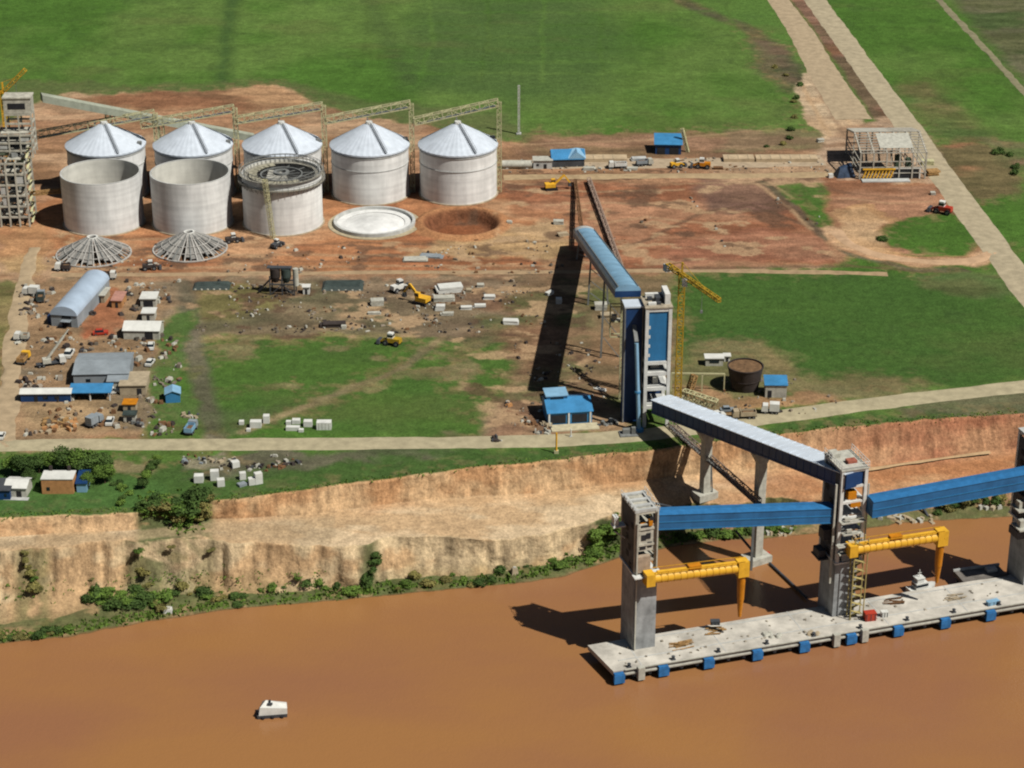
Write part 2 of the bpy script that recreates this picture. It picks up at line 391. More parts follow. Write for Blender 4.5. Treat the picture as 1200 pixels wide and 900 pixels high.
for P in ([(800,345),(950,360),(1180,350)],[(810,380),(1000,392),(1200,380)],[(880,325),(960,440)],[(1040,322),(1120,446)],[(250,430),(420,425),(560,440)],[(260,465),(380,455)],[(1000,20),(1100,80),(1200,150)],[(1060,10),(1180,95)]):
    stroke(P, 3.0, grass*.84, 1.5, .6, warp=2)
# ring of loose soil round the bare foundation pit
rr_ = np.hypot(XW*.25+X*.75-pitx, YW*.2+Y*.8-pity)
for r0, r1, c_ in ((13.2, 18.5, mixc('#b58258', '#a8744c', d1)), (0, 12.5, mixc('#8f5534', '#7d4a2e', d2)), (9, 13.8, mixc('#6e4630', '#7d5036', d2))):
    w = sst(r0-1.2, r0+.6, rr_) * (1-sst(r1-.6, r1+1.2, rr_)) * pl * .9 if r0 else (1-sst(r1-1, r1+1, rr_))*pl*.9
    setc(w, c_)
# wheel tracks and worn lines over the works
LT = mixc('#b99c78', '#ab8a66', d1); DK = mixc('#5c4636', '#6b5240', d1)
for P, w_, c_, o_ in [([(600,222),(700,225),(800,222)],1.6,LT,.7),([(640,240),(720,238),(800,244)],1.8,LT,.6),([(700,262),(760,255),(830,262)],2.5,LT,.5),([(700,300),(760,280),(820,250),(880,240),(940,262)],2.2,DK,.8),
    ([(560,285),(620,280),(700,284)],2.2,LT,.6),([(180,300),(320,298),(480,300),(640,296)],2.2,LT,.55),([(160,308),(400,306),(660,305)],1.6,DK,.6),([(150,314),(400,312),(640,312)],1.8,LT,.6),([(300,290),(420,284),(560,288),(640,282)],2.0,DK,.5),
    ([(50,300),(90,285),(180,280),(300,284)],2.4,LT,.5),([(30,310),(35,280),(42,250)],4,mixc('#98583c','#8a5238',d1),.7),([(560,205),(600,215),(640,216)],2,LT,.5),([(885,214),(920,240),(950,268)],1.6,LT,.8),([(900,212),(930,232)],1.2,LT,.6),
    ([(940,215),(1000,228),(1060,232),(1120,222)],3,DK,.4),([(985,232),(1040,238),(1090,236)],1.6,LT,.5),([(790,216),(860,214),(930,214)],1.5,LT,.5),([(640,318),(760,315),(900,314),(1000,312),(1080,318)],2.2,DK,.6),
    ([(600,170),(760,164),(900,152)],2,LT,.5),([(650,178),(760,176)],2.4,DK,.4),([(940,100),(975,165)],2.0,LT*1.1,.7),([(955,98),(990,160)],2.0,DK*1.5,.5),([(965,92),(998,150)],1.6,LT*1.1,.6),
    ([(640,330),(650,390),(600,450)],2.4,LT,.4),([(560,330),(600,345),(640,338)],2.5,LT,.5),([(580,392),(620,400),(690,398)],2.6,LT,.5),([(470,345),(475,370),(520,385),(600,372)],2.6,LT,.5),([(500,392),(560,380)],3,LT,.5),
    ([(250,360),(330,362),(420,352)],2.2,DK,.6),([(240,350),(300,372),(400,378)],2,LT,.35),([(60,440),(110,415),(160,412)],2.4,LT,.6),([(50,485),(100,482),(165,484)],3,LT,.6),([(190,430),(216,432)],2.6,LT,.8),
    ([(600,500),(640,480),(700,488)],2.4,LT,.5),([(620,330),(600,360),(560,366)],1.4,DK,.6),([(820,470),(900,472),(980,462)],2.2,LT,.7),([(950,470),(1000,462)],2.4,LT,.6),([(330,500),(280,503),(250,508)],2.4,LT,.6),([(240,512),(230,490),(222,470)],2.5,LT,.5)]:
    stroke(P, w_, c_, .9, o_, warp=.5)
region([(975,150),(1060,132),(1105,180),(1100,215),(985,212),(960,185)], dirt('#a08468', '#8d6e54', '#b0957a'), 2)
stroke([(972,268),(990,286),(1025,300),(1080,308),(1145,307),(1165,292)], 7, dirt('#c4a17c', '#b8926e', '#c7a888'), 1.2)
region([(980,250),(1015,245),(1045,258),(1030,268),(1030,282),(1045,296),(1010,294),(985,280)], dirt('#c2a07a', '#b8946c', '#b99a74'), 2, .9)
# --- middle ground
region([(190,324),(645,324),(665,420),(655,470),(600,512),(520,512),(600,440),(560,400),(500,395),(235,395)], dirt('#6e604a', '#837059', '#7a5d47'), 3)
region([(610,322),(790,322),(800,440),(700,512),(600,512),(560,450)], dirt('#745f48', '#8a6a50', '#5e6139'), 4, .9)
region([(560,372),(690,362),(700,420),(640,470),(560,480),(520,440)], dirt('#56613a', '#745d45', '#6a6344'), 4, .8)
region([(585,380),(650,372),(660,420),(610,440)], dirt('#87664c', '#7a5740', '#95775c'), 4, .6)
region([(232,402),(430,396),(520,402),(500,425),(598,402),(590,450),(560,508),(190,510),(235,470)], mixc('#42632a', '#506c2a', d1)*(.85+.3*g3[..., None]), 2.5)
stroke([(236,398),(330,396),(440,392),(480,395)], 3.5, dirt('#8a7c50', '#7a7046', '#6b6b3a'), 1.5, .8)
region([(600,470),(700,462),(745,500),(730,514),(560,514)], dirt('#8c6a50', '#7a5e48', '#9e8062'), 3, .9)
region([(240,330),(410,332),(470,380),(440,394),(235,395),(210,372)], dirt('#5f5c42', '#6e6249', '#6a6a3c'), 4, .75)
stroke([(212,330),(225,395),(238,455),(252,512)], 7, dirt('#6b6252', '#756b59', '#5f5a48'), 2, .9)
region([(240,480),(330,478),(320,500),(260,512)], dirt('#5e5b45', '#6b604a', '#52603a'), 4, .6)
stroke([(285,506),(340,484),(400,458),(440,445),(475,428),(520,395)], 3.2, dirt('#8c7959', '#6b6349', '#a08b68'), 1.2, .9)
region([(640,322),(655,322),(650,440),(630,440)], dirt('#7d6048', '#8f7055', '#6b5a44'), 3, .7)
# pale scattered mud and dry patches that break the middle ground up
for P_, lo_, hi_, c_, s_ in (([(400,330),(690,328),(700,440),(640,500),(560,505),(520,400),(400,392)], .56, .64, LT*1.05, 5), ([(400,330),(690,328),(700,440),(640,505),(560,505),(520,400),(400,392)], .60, .68, DK, 6.5),
    ([(200,330),(420,330),(420,400),(210,400)], .60, .68, LT*.9, 4.5), ([(200,330),(420,330),(420,400),(210,400)], .60, .68, DK*.9, 5.5), ([(235,396),(600,400),(560,510),(190,510)], .60, .70, dirt('#6f6a45', '#7d7050', '#5f6238'), 8),
    ([(20,326),(215,326),(168,516),(0,516)], .60, .68, LT, 4), ([(600,186),(960,186),(960,212),(600,212)], .58, .66, DK, 4), ([(600,212),(960,212),(985,312),(560,312)], .61, .68, LT, 6), ([(560,212),(960,212),(985,312),(480,312)], .62, .70, DK, 9),
    ([(60,270),(640,285),(640,322),(60,322)], .60, .68, LT*1.05, 5), ([(60,270),(640,285),(640,322),(60,322)], .60, .67, DK*1.1, 6), ([(790,322),(1200,320),(1200,444),(800,440)], .63, .72, dirt('#6a6840', '#757048', '#5c6038'), 11), ([(860,480),(1200,440),(1200,482),(860,500)], .55, .66, dirt('#6f6848', '#7d7050', '#5f6238'), 6)):
    msk, sd = poly_sd(P_); f_ = fbm(X*.55, Y*.8, s_, 700+int(s_*10)+len(P_), 5)
    a = sst(lo_, hi_, f_)[msk]*sst(-1, 3, sd)*.75; c = c_[msk]; col[msk] = col[msk]*(1-a[:, None])+c*a[:, None]
# left building lot
region([(20,326),(215,326),(200,370),(185,420),(168,516),(0,516)], dirt('#8a7053', '#96795a', '#7d6e58'), 2)
region([(98,342),(140,340),(138,398),(100,395)], dirt('#98583a', '#a06645', '#8f6245'), 1.5, .9)
region([(0,262),(60,262),(55,318),(0,322)], dirt('#a06a48', '#ab8058', '#a88a60'), 2, .9)
region([(40,455),(165,470),(160,510),(30,505)], dirt('#8d7150', '#9c8361', '#7a6a50'), 2, .8)
region([(190,378),(226,362),(222,420),(205,450),(240,470),(205,500),(172,500)], mixc('#4c672c', '#58703a', d2), 1.6)
region([(-40,340),(20,330),(12,400),(-4,470),(-60,480)], dirt('#68683c', '#7b7049', '#5b6235'), 2, .9)
# right field
region([(790,330),(840,322),(1150,320),(1190,352),(1240,352),(1240,444),(1120,452),(960,462),(900,446),(800,440)], mixc('#3d5c26', '#48662a', d1)*(.85+.3*g3[..., None]), 2.5)
region([(820,395),(900,400),(940,440),(1010,440),(1100,452),(960,470),(900,475),(790,485),(790,432)], dirt('#75694a', '#6a6840', '#857050'), 4, .75)
region([(792,448),(860,465),(950,458),(1000,470),(890,482),(800,500)], dirt('#a07c5a', '#93714f', '#8a7555'), 2, .9)
region([(1070,320),(1160,318),(1195,345),(1150,352),(1080,340)], dirt('#5f5f3c', '#54643a', '#6b6348'), 3, .7)
# strip between the bank road and the edge
region([(-200,540),(180,538),(250,532),(640,525),(760,518),(900,500),(1240,462),(1260,490),(900,520),(640,548),(480,566),(250,600),(-200,620)], mixc('#4c6630', '#3f5c28', d2)*(.85+.3*g3[..., None]), 1.5)
region([(255,530),(470,526),(560,525),(400,545),(300,560),(215,560)], dirt('#5c5846', '#686050', '#4f5a3a'), 2.5, .85)
region([(215,528),(270,528),(268,540),(220,542)], dirt('#8f8873', '#8a7f66', '#99907a'), 1.5, .9)
region([(1050,470),(1240,455),(1240,482),(1060,484)], dirt('#66614a', '#5c5c40', '#726650'), 2, .8)
region([(120,538),(180,536),(178,552),(125,552)], dirt('#97805f', '#8a7a5c', '#6b6844'), 1.5, .7)
region([(-20,560),(60,575),(160,560),(240,590),(160,612),(-40,612)], mixc('#45672f', '#4f7036', d2)*(.85+.3*g3[..., None]), 2, .9)
# --- faces
pxx = 600+F*X/(Y*math.cos(PITCH)-(Z-CAMH)*math.sin(PITCH))    # only to know which reach of the bank a point belongs to
vs1 = fbm(X, Z*.15, 2.6, 401, 4); hs = fbm(X*.12, Z, 1.6, 402, 3)
up = mixc('#cba77c', '#bb8e63', sst(.35, .65, fbm(X*.5, Z, 6, 403)))*(.75+.5*vs1[..., None])*(.85+.3*hs[..., None])
upr = mixc('#c0906a', '#af7656', sst(.35, .6, fbm(X*.5, Z, 9, 404)))*(.72+.5*vs1[..., None])*(.85+.3*hs[..., None])
rgt = sst(60, 130, X)[..., None]; up = up*(1-rgt)+upr*rgt
m = (K == 1); col[m] = up[m]
bn = mixc('#cbb28e', '#bfa079', sst(.4, .6, fbm(X*.35, Y, 6, 405)))*(.88+.24*fbm(X*.6, Y, 2.2, 406)[..., None])
bnr = mixc('#bb8f66', '#ab764e', sst(.4, .6, fbm(X*.25, Y, 7, 407)))*(.78+.44*fbm(X*.4, Y, 2.2, 408)[..., None])
rg2 = sst(30, 100, X)[..., None]; bn = bn*(1-rg2)+bnr*rg2
m = (K == 2); col[m] = bn[m]
m = (K == 2)
lowup = (1-sst(.0, .35, T))*sst(-90, -60, X)            # orange run-off under the upper face
f = (lowup*.8)[..., None]; tmp = col*(1-f)+up*f; col[m] = tmp[m]
cl = mixc('#cfb68e', '#bd9b72', sst(.4, .6, fbm(X*.6, Z, 7, 411)))*(.74+.5*fbm(X, Z*.12, 1.9, 412, 4)[..., None])
crk = sst(.60, .70, fbm(X, Z*.1, 2.6, 413, 3)); cl = cl*(1-.25*crk[..., None])
talus = sst(.45, .95, T+(fbm(X, Y, 8, 414)-.5)*.8)[..., None]
cl = cl*(1-talus*.5)+mixc('#8a7752', '#6d6a42', fbm(X, Y, 4, 415))*talus*.5
lg = sst(20, 34, X)[..., None]
sl = mixc('#a98461', '#6c6a42', sst(.45, .7, fbm(X, Y, 9, 416)))*(.75+.5*fbm(X, Y, 2.5, 417)[..., None])
cl = cl*(1-lg)+sl*lg
m = (K == 3); col[m] = cl[m]
ft = mixc('#6e6c40', '#98805a', sst(.42, .55, fbm(X, Y, 7, 418)))*(.7+.5*fbm(X, Y, 2, 419)[..., None])
m = (K >= 4); col[m] = ft[m]
m5 = (K == 5); col[m5] = c3('#7a5838')
# green growth that spills over the faces
def spill(a, b, kinds, s=1.0):
    m = np.isin(K, kinds) & (pxx > a-12) & (pxx < b+12)
    w = sst(a-10, a+6, pxx)*(1-sst(b-6, b+10, pxx))*sst(.42, .55, fbm(X, Y+Z, 5, 431)+.1)*s
    w = np.clip(w, 0, 1)
    g = mixc('#4c5f33', '#6a6a45', d2)*(.7+.5*g3[..., None])
    t = col*(1-w[..., None])+g*w[..., None]; col[m] = t[m]
spill(163, 246, (1, 2), 1.2); spill(150, 190, (3,), .8); spill(20, 56, (3,), .6); spill(190, 250, (3,), .45); spill(695, 735, (3, 4), 1.3); spill(-200, 1400, (4,), .8); spill(425, 440, (3,), .9)
# the bench road surface (left reach)
m = (K == 2) & (X < -50)
w = (1-sst(.25, .5, np.abs(T-.5)))*sst(-140, -50, -X*0-1)*.6
t = col*(1-w[..., None])+(mixc('#b09b7b', '#a08866', d1)*(.85+.3*g3[..., None]))*w[..., None]; col[m] = t[m]
# dusty blotches where the bench is worn, and thin patches in the fields
m = (K == 2); w = sst(.56, .7, fbm(X*.35, Y, 8, 441))*.35*sst(.3, .6, T); t = col*(1-w[..., None])+c3('#7d7352')*w[..., None]; col[m] = t[m]
gr = col[..., 1] > col[..., 0]*1.08
w = sst(.58, .72, fbm(X*.4, Y*.6, 26, 451, 5))*.25*(K == 0)*gr; col[:] = col*(1-w[..., None])+c3('#66653c')*w[..., None]
w = sst(.60, .72, fbm(X*.6, Y*.6, 7, 452, 4))*.22*(K == 0)*gr; col[:] = col*(1-w[..., None])+c3('#3c4f2a')*w[..., None]
# dusty mottling where grass thins out beside every bare area
dry = (col[..., 0] > col[..., 1]*1.1).astype(float)
near = dry.copy()
for sh in (3, 6, 9):
    for ax in (0, 1):
        near = np.maximum(near, np.maximum(np.roll(dry, sh, ax), np.roll(dry, -sh, ax))*(1-sh/14))
w = near*(1-dry)*(K == 0)*sst(.5, .62, fbm(X, Y, 3.0, 461, 4))*.7
col[:] = col*(1-w[..., None])+dirt('#7c6a48', '#86704e', '#6b6642')*w[..., None]
col = np.clip(col, .008, .75)
verts = np.stack([X, Y, Z], -1).reshape(-1, 3)
ii = (np.arange(nr-1)[:, None]*nc+np.arange(nc-1)[None, :]).reshape(-1)
quads = np.stack([ii, ii+nc, ii+nc+1, ii+1], -1)
me = bpy.data.meshes.new('ground')
me.vertices.add(len(verts)); me.vertices.foreach_set('co', verts.ravel())
me.loops.add(len(quads)*4); me.loops.foreach_set('vertex_index', quads.ravel().astype(np.int32))
me.polygons.add(len(quads)); me.polygons.foreach_set('loop_start', (np.arange(len(quads))*4).astype(np.int32))
me.update(calc_edges=True)
me.polygons.foreach_set('use_smooth', np.ones(len(quads), bool))
ca = me.color_attributes.new('soil', 'FLOAT_COLOR', 'POINT')
rgba = np.ones((len(verts), 4), np.float32); rgba[:, :3] = col.reshape(-1, 3); ca.data.foreach_set('color', rgba.ravel())
me.validate()
ground = bpy.data.objects.new('ground', me); COL.objects.link(ground); ground['kind'] = 'structure'
def ground_z(x, y):
    j = int(np.clip(np.searchsorted(xs, x), 1, nc-1)); c = Y[:, j]
    i = int(np.searchsorted(-c, -y)); i = min(max(i, 1), nr-1)
    t = (c[i-1]-y)/max(1e-6, c[i-1]-c[i]); return float(Z[i-1, j]+(Z[i, j]-Z[i-1, j])*min(max(t, 0), 1))
def at_ground(px, py):
    z = 0.0
    for _ in range(30):
        p = at(px, py, z); z += (max(ground_z(p[0], p[1]), WZ)-z)*.5
    return at(px, py, z)

gm = bpy.data.materials.new('earth_and_grass'); gm.use_nodes = True
nt = gm.node_tree; N = nt.nodes; L = nt.links; b = N['Principled BSDF']; b.inputs['Roughness'].default_value = .95; b.inputs['Specular IOR Level'].default_value = .1
av = N.new('ShaderNodeAttribute'); av.attribute_name = 'soil'
geo = N.new('ShaderNodeNewGeometry')
def noise(sc, det=4, rough=.6):
    n = N.new('ShaderNodeTexNoise'); n.inputs['Scale'].default_value = sc; n.inputs['Detail'].default_value = det; n.inputs['Roughness'].default_value = rough
    L.new(geo.outputs['Position'], n.inputs['Vector']); return n.outputs['Fac']
def mrange(src, a, bb, c, d):
    r = N.new('ShaderNodeMapRange'); r.inputs['From Min'].default_value = a; r.inputs['From Max'].default_value = bb
    r.inputs['To Min'].default_value = c; r.inputs['To Max'].default_value = d; L.new(src, r.inputs['Value']); return r.outputs['Result']
def mth(op, a, bb):
    r = N.new('ShaderNodeMath'); r.operation = op
    for i, v in enumerate((a, bb)):
        if isinstance(v, (int, float)): r.inputs[i].default_value = v
        else: L.new(v, r.inputs[i])
    return r.outputs[0]
sn = N.new('ShaderNodeSeparateXYZ'); L.new(geo.outputs['True Normal'], sn.inputs[0])
steep = mrange(sn.outputs['Z'], .45, .85, 1, 0)
mpv = N.new('ShaderNodeMapping'); mpv.inputs['Scale'].default_value = (1, .5, .13); L.new(geo.outputs['Position'], mpv.inputs['Vector'])
nv = N.new('ShaderNodeTexNoise'); nv.inputs['Scale'].default_value = .55; nv.inputs['Detail'].default_value = 7; nv.inputs['Roughness'].default_value = .72; L.new(mpv.outputs[0], nv.inputs['Vector'])
fis = mrange(nv.outputs['Fac'], .36, .60, .60, 1.12)
fism = mth('ADD', mth('MULTIPLY', mth('SUBTRACT', fis, 1.0), steep), 1.0)
k = mth('MULTIPLY', fism, mth('MULTIPLY', mrange(noise(.35, 6, .7), .3, .7, .72, 1.28), mrange(noise(1.3, 5, .7), .3, .7, .7, 1.3)))
vm = N.new('ShaderNodeVectorMath'); vm.operation = 'SCALE'
L.new(av.outputs['Color'], vm.inputs[0]); L.new(k, vm.inputs['Scale']); L.new(vm.outputs[0], b.inputs['Base Color'])
bp = N.new('ShaderNodeBump'); bp.inputs['Strength'].default_value = .6; bp.inputs['Distance'].default_value = .5
L.new(mth('ADD', noise(.8, 6, .7), mth('MULTIPLY', noise(.2, 3), 1.5)), bp.inputs['Height']); L.new(bp.outputs['Normal'], b.inputs['Normal'])
me.materials.append(gm)

# ------------------------------------------------------------------ river
wm = bpy.data.materials.new('muddy_water'); wm.use_nodes = True
nt = wm.node_tree; N = nt.nodes; L = nt.links; b = N['Principled BSDF']
b.inputs['Roughness'].default_value = .16; b.inputs['IOR'].default_value = 1.33; b.inputs['Specular IOR Level'].default_value = .55
geo = N.new('ShaderNodeNewGeometry')
mx = N.new('ShaderNodeMix'); mx.data_type = 'RGBA'; mx.inputs['A'].default_value = C('#996a49'); mx.inputs['B'].default_value = C('#a27345')
mpn = N.new('ShaderNodeMapping'); mpn.inputs['Scale'].default_value = (.5, 1, 1); L.new(geo.outputs['Position'], mpn.inputs['Vector'])
nn = N.new('ShaderNodeTexNoise'); nn.inputs['Scale'].default_value = .03; nn.inputs['Detail'].default_value = 5; L.new(mpn.outputs[0], nn.inputs['Vector'])
L.new(mrange(nn.outputs['Fac'], .35, .65, 0, 1), mx.inputs['Factor']); L.new(mx.outputs['Result'], b.inputs['Base Color'])
bp = N.new('ShaderNodeBump'); bp.inputs['Strength'].default_value = .35; bp.inputs['Distance'].default_value = .25
L.new(mth('ADD', noise(.3, 5, .65), mth('MULTIPLY', noise(1.1, 4, .6), .7)), bp.inputs['Height']); L.new(bp.outputs['Normal'], b.inputs['Normal'])
w_ = MB(); w_.add([(-2500, -1500, WZ), (2500, -1500, WZ), (2500, 640, WZ), (-2500, 640, WZ)], [(0, 1, 2, 3)])
w_.build('river', wm, kind='structure')
# ------------------------------------------------------------------ roads
def road(name, pts, width, colh, z=0.0, rag=.45, lift=.07):
    P = [Vector(at(p[0], p[1], z if len(p) < 3 else p[2])) for p in pts]
    out = []
    for a, c in zip(P[:-1], P[1:]):
        n = max(1, int((c-a).length/2.0)); out += [a+(c-a)*(k/n) for k in range(n)]
    out.append(P[-1])
    # smooth
    for _ in range(8):
        out = [out[0]]+[(out[i-1]+out[i]*2+out[i+1])/4 for i in range(1, len(out)-1)]+[out[-1]]
    v = []; NL = 6
    for i, p in enumerate(out):
        d = (out[min(i+1, len(out)-1)]-out[max(i-1, 0)]); d.z = 0; d.normalize(); s = Vector((-d.y, d.x, 0))
        wd = width if not isinstance(width, tuple) else width[0]+(width[1]-width[0])*i/(len(out)-1)
        for k in range(NL+1):
            e = (k/NL-.5)*2
            j = 0
            if k in (0, NL): j = (float(fbm(np.array([p.x+k*50]), np.array([p.y]), 9, 601, 4)[0])-.5)*2*rag*1.6
            q = p+s*(e*wd/2+(j if e > 0 else -j))
            zz = .05 if k in (0, NL) else .16
            v.append((q.x, q.y, max(ground_z(q.x, q.y), p.z-.4) + (.015 if k in (0, NL) else lift+.05)))
    m = MB(); fs = []
    for i in range(len(out)-1):
        for k in range(NL): a = i*(NL+1)+k; fs.append((a, a+1, a+NL+2, a+NL+1))
    m.add(v, fs, True)
    o = m.build(name, mat('road_'+colh, colh, rough=.95, var=.14, scale=.3, bump=.3, spec=.1), kind='structure')
    return o
road('bank_road', [(-120,523),(0,522),(120,521),(250,521),(400,520),(520,519),(640,517),(745,511),(830,500),(900,490),(1000,476),(1100,464),(1200,453),(1300,441)], (7.6, 8.6), '#b4a98a')
road('main_road', [(930,-35),(955,0),(1000,62),(1058,140),(1100,200),(1150,268),(1200,336),(1260,410)], 11.5, '#b3a68a')
road('side_road', [(893,-22),(912,0),(940,40),(962,80),(1000,140)], (10.0, 16.0), '#b3a083')
road('slab_road', [(588,193),(680,192),(800,191),(900,190),(965,188)], 12.0, '#b5a288', rag=1.0)
road('service_track', [(590,208),(700,207),(800,206),(900,206),(985,204)], 6.0, '#b49c79', rag=1.0)
road('site_track', [(60,322),(150,322),(300,321),(460,319),(640,319),(780,317),(900,318),(1040,321)], 3.4, '#ab9272', rag=.8)
road('lot_road', [(0,525),(8,470),(15,420),(22,370),(30,330),(40,290)], (7.5, 5.0), '#b49f80', rag=1.2)
road('field_track', [(1070,-40),(1100,0),(1140,42),(1200,108),(1260,170)], 3.5, '#8a8468', rag=.8)
road('loop_track', [(978,270),(992,285),(1025,299),(1080,307),(1140,307),(1166,294)], 5.0, '#c8a684', rag=.9)
road('terrace_track', [(1000,551,-9.8),(1060,542,-9.6),(1110,535,-9.4),(1160,528,-9.2)], 1.6, '#c4a67f', rag=.5)
# ------------------------------------------------------------------ silos
def gx(px, Yc, z=0):             # x on the line y=Yc that shows at column px
    x = 0.0
    for _ in range(30):
        q = proj(x, Yc, z); x += (px-q[0])/q[2]
    return x
YR = at(537, 241)[1]+14.8; YF_ = at(331, 277)[1]+14.8
SILO_H = 20.0
def silo_shell(root, rad, closed):
    m = MB()
    if closed: m.cyl(0, 0, 0, rad, SILO_H, 72, caps=False).build('wall', M['silo'], root)
    else:
        m.cyl(0, 0, 0, rad, SILO_H, 72, caps=False); m.build('wall', M['silo'], root)
        i = MB(); i.cyl(0, 0, .4, rad-.6, SILO_H-.45, 72, caps=False); i.build('inner_wall', M['siloin'], root)
        rm = MB(); rm.ring(rad-.6, rad+.02, SILO_H-.05, SILO_H+.1, 72); rm.build('rim', M['conc'], root)
        fl = MB(); fl.cyl(0, 0, .2, rad-.55, .3, 48); fl.build('floor_slab', M['soil'], root)
    f = MB(); f.ring(rad-.1, rad+.6, -.2, .35, 60); f.build('footing', mat('soiled_footing', '#b8a88e', var=.25), root)
def roof_cone(root, rad, z0, h, n=40):
    t_rot = root.rotation_euler[2]
    m = MB(); v = []; e = rad+.55
    for i in range(n*2):
        a = math.pi*i/n; rr = 1.0; up = .1 if i % 2 == 0 else 0.0
        v.append((e*math.cos(a), e*math.sin(a), z0+up)); v.append((1.5*math.cos(a), 1.5*math.sin(a), z0+h-.6+up*.3))
    k = n*2
    m.add(v, [(2*i, 2*((i+1) % k), 2*((i+1) % k)+1, 2*i+1) for i in range(k)])
    m.cyl(0, 0, z0-.5, e, .52, 60, caps=False)
    r = m.build('roof', M['roofw'], root)
    c = MB(); c.cyl(0, 0, z0+h-.8, 1.6, 1.2, 16, r2=1.2); c.build('roof_cap', M['steelw'], r)
    c = MB(); a = R(-62)-t_rot
    p = (1.5*math.cos(a), 1.5*math.sin(a), z0+h-.2); q = (e*math.cos(a), e*math.sin(a), z0+.7)
    c.beam(p, q, .8, .12)
    for s_ in (-.45, .45):
        o = Vector((-math.sin(a)*s_, math.cos(a)*s_, .9)); c.beam(Vector(p)+o, Vector(q)+o, .12)
    c.build('roof_ladder', M['walk'], r)
    return r
rear_px = [126, 228, 332, 434, 537]
rear_lab = ['white cone roofed concrete silo behind the open silo nearest the workhouse frame',
            'cone roofed silo behind the second open silo, between two other roofed silos',
            'cone roofed silo standing right behind the open silo that carries scaffolding',
            'cone roofed concrete silo behind the flat ring foundation',
            'fully visible cone roofed silo at the end of the row, behind the round earth pit']
for i, px in enumerate(rear_px):
    x = gx(px, YR, 10)
    t = thing('grain_silo', rear_lab[i], 'silo', (x, YR, 0), R(i*7), 'roofed silos in the back row')
    silo_shell(t, 14.9, True); roof_cone(t, 14.9, SILO_H, 8.6)
    h = MB(); h.ring(14.85, 15.15, 18.6, 19.0, 72); h.ring(14.85, 15.1, 13.3, 13.5, 72); h.build('stiffening_band', M['conc'], t)
    b = MB(); b.box(13.9*math.cos(R(-12)), 13.9*math.sin(R(-12)), 20.4, 1.6, 1.6, 1.4); b.build('roof_hatch', M['steelg'], t)
front_px = [120, 224.5, 331]
front_lab = ['open topped concrete silo nearest the workhouse frame, no roof yet', 'open topped plain concrete silo between another open one and the scaffolded one',
             'open concrete silo with working platform and scaffolding around its rim']
for i, px in enumerate(front_px):
    x = gx(px, YF_, 10)
    t = thing('open_silo', front_lab[i], 'silo', (x, YF_, 0), R(i*11), 'unroofed silos in the front row')
    silo_shell(t, 14.8, False)
    if i == 2:
        p = MB(); p.ring(14.9, 16.2, 17.6, 17.8, 60); p.ring(14.9, 15.8, 20.4, 20.55, 60); p.ring(12.6, 14.2, 18.9, 19.1, 60)
        p.build('work_platform', mat('grey_boards', '#9b978a', var=.25, scale=.8), t)
        s_ = MB()
        for k in range(48):
            a = 2*math.pi*k/48; c, d = math.cos(a), math.sin(a)
            s_.beam((16.1*c, 16.1*d, 16.6), (16.1*c, 16.1*d, 19.0), .12); s_.beam((14.9*c, 14.9*d, 15.9), (16.1*c, 16.1*d, 17.6), .14)
            s_.beam((15.7*c, 15.7*d, 20.4), (15.7*c, 15.7*d, 21.8), .12); s_.beam((13.9*c, 13.9*d, 17), (13.9*c, 13.9*d, 22.2), .14)
        s_.ring(15.6, 15.75, 21.7, 21.85, 48); s_.ring(13.8, 14.0, 22.0, 22.2, 48); s_.ring(16.0, 16.15, 18.9, 19.05, 48)
        s_.build('scaffold_rail', M['steelg'], t)
        r = MB(); r.ring(1.8, 3.0, 19.4, 20.2, 24); r.ring(7.4, 7.9, 18.9, 19.3, 36)
        for k in range(24):
            a = 2*math.pi*k/24; c, d = math.cos(a), math.sin(a)
            (r.beam((2.8*c, 2.8*d, 18.9), (14.0*c, 14.0*d, 18.2), .2) if k % 2 == 0 else None)
        r.build('spider_frame', M['steelg'], t)
        q = MB()
        for k in range(16):
            a = R(95+k*12.5); q.box(10.6*math.cos(a), 10.6*math.sin(a), 19.35, 3.0, 2.6, .15, a)
        q.build('deck_boards', mat('pale_boards', '#aaa58f', var=.3, scale=.8), t)
        l = MB(); l.truss((-2.2, -17.2, 0), (-4.4, -16.0, 22.5), 1.3, 1.3, 12, .2); o = l.build('hoist_mast', M['steel'], t)
t0_ = [o for o in bpy.data.objects if o.name == 'hoist_mast'][0]
t0_.rotation_euler = (0, 0, R(-22))
# ring foundation
x, y, _ = at(439, 262)
t = thing('ring_foundation', 'pale concrete ring foundation lying flat in front of the roofed silos', 'foundation', (x, y, 0))
m = MB(); m.ring(14.2, 15.3, -.2, 1.5, 72); m.build('ring_wall', M['conc'], t)
m = MB(); m.ring(15.2, 17.4, -.1, .25, 60); m.build('blinding_strip', mat('pale_blinding', '#b7a98b', var=.2), t)
m = MB(); m.cyl(0, 0, .0, 14.2, .45, 60, caps=False); m.ring(11.4, 14.2, .2, .45, 60); m.build('kerb_floor', M['silo'], t)
m = MB(); m.cyl(0, 0, .1, 11.5, 1.7, 60, r2=3, smooth=True); m.build('cone_floor', M['silo'], t)
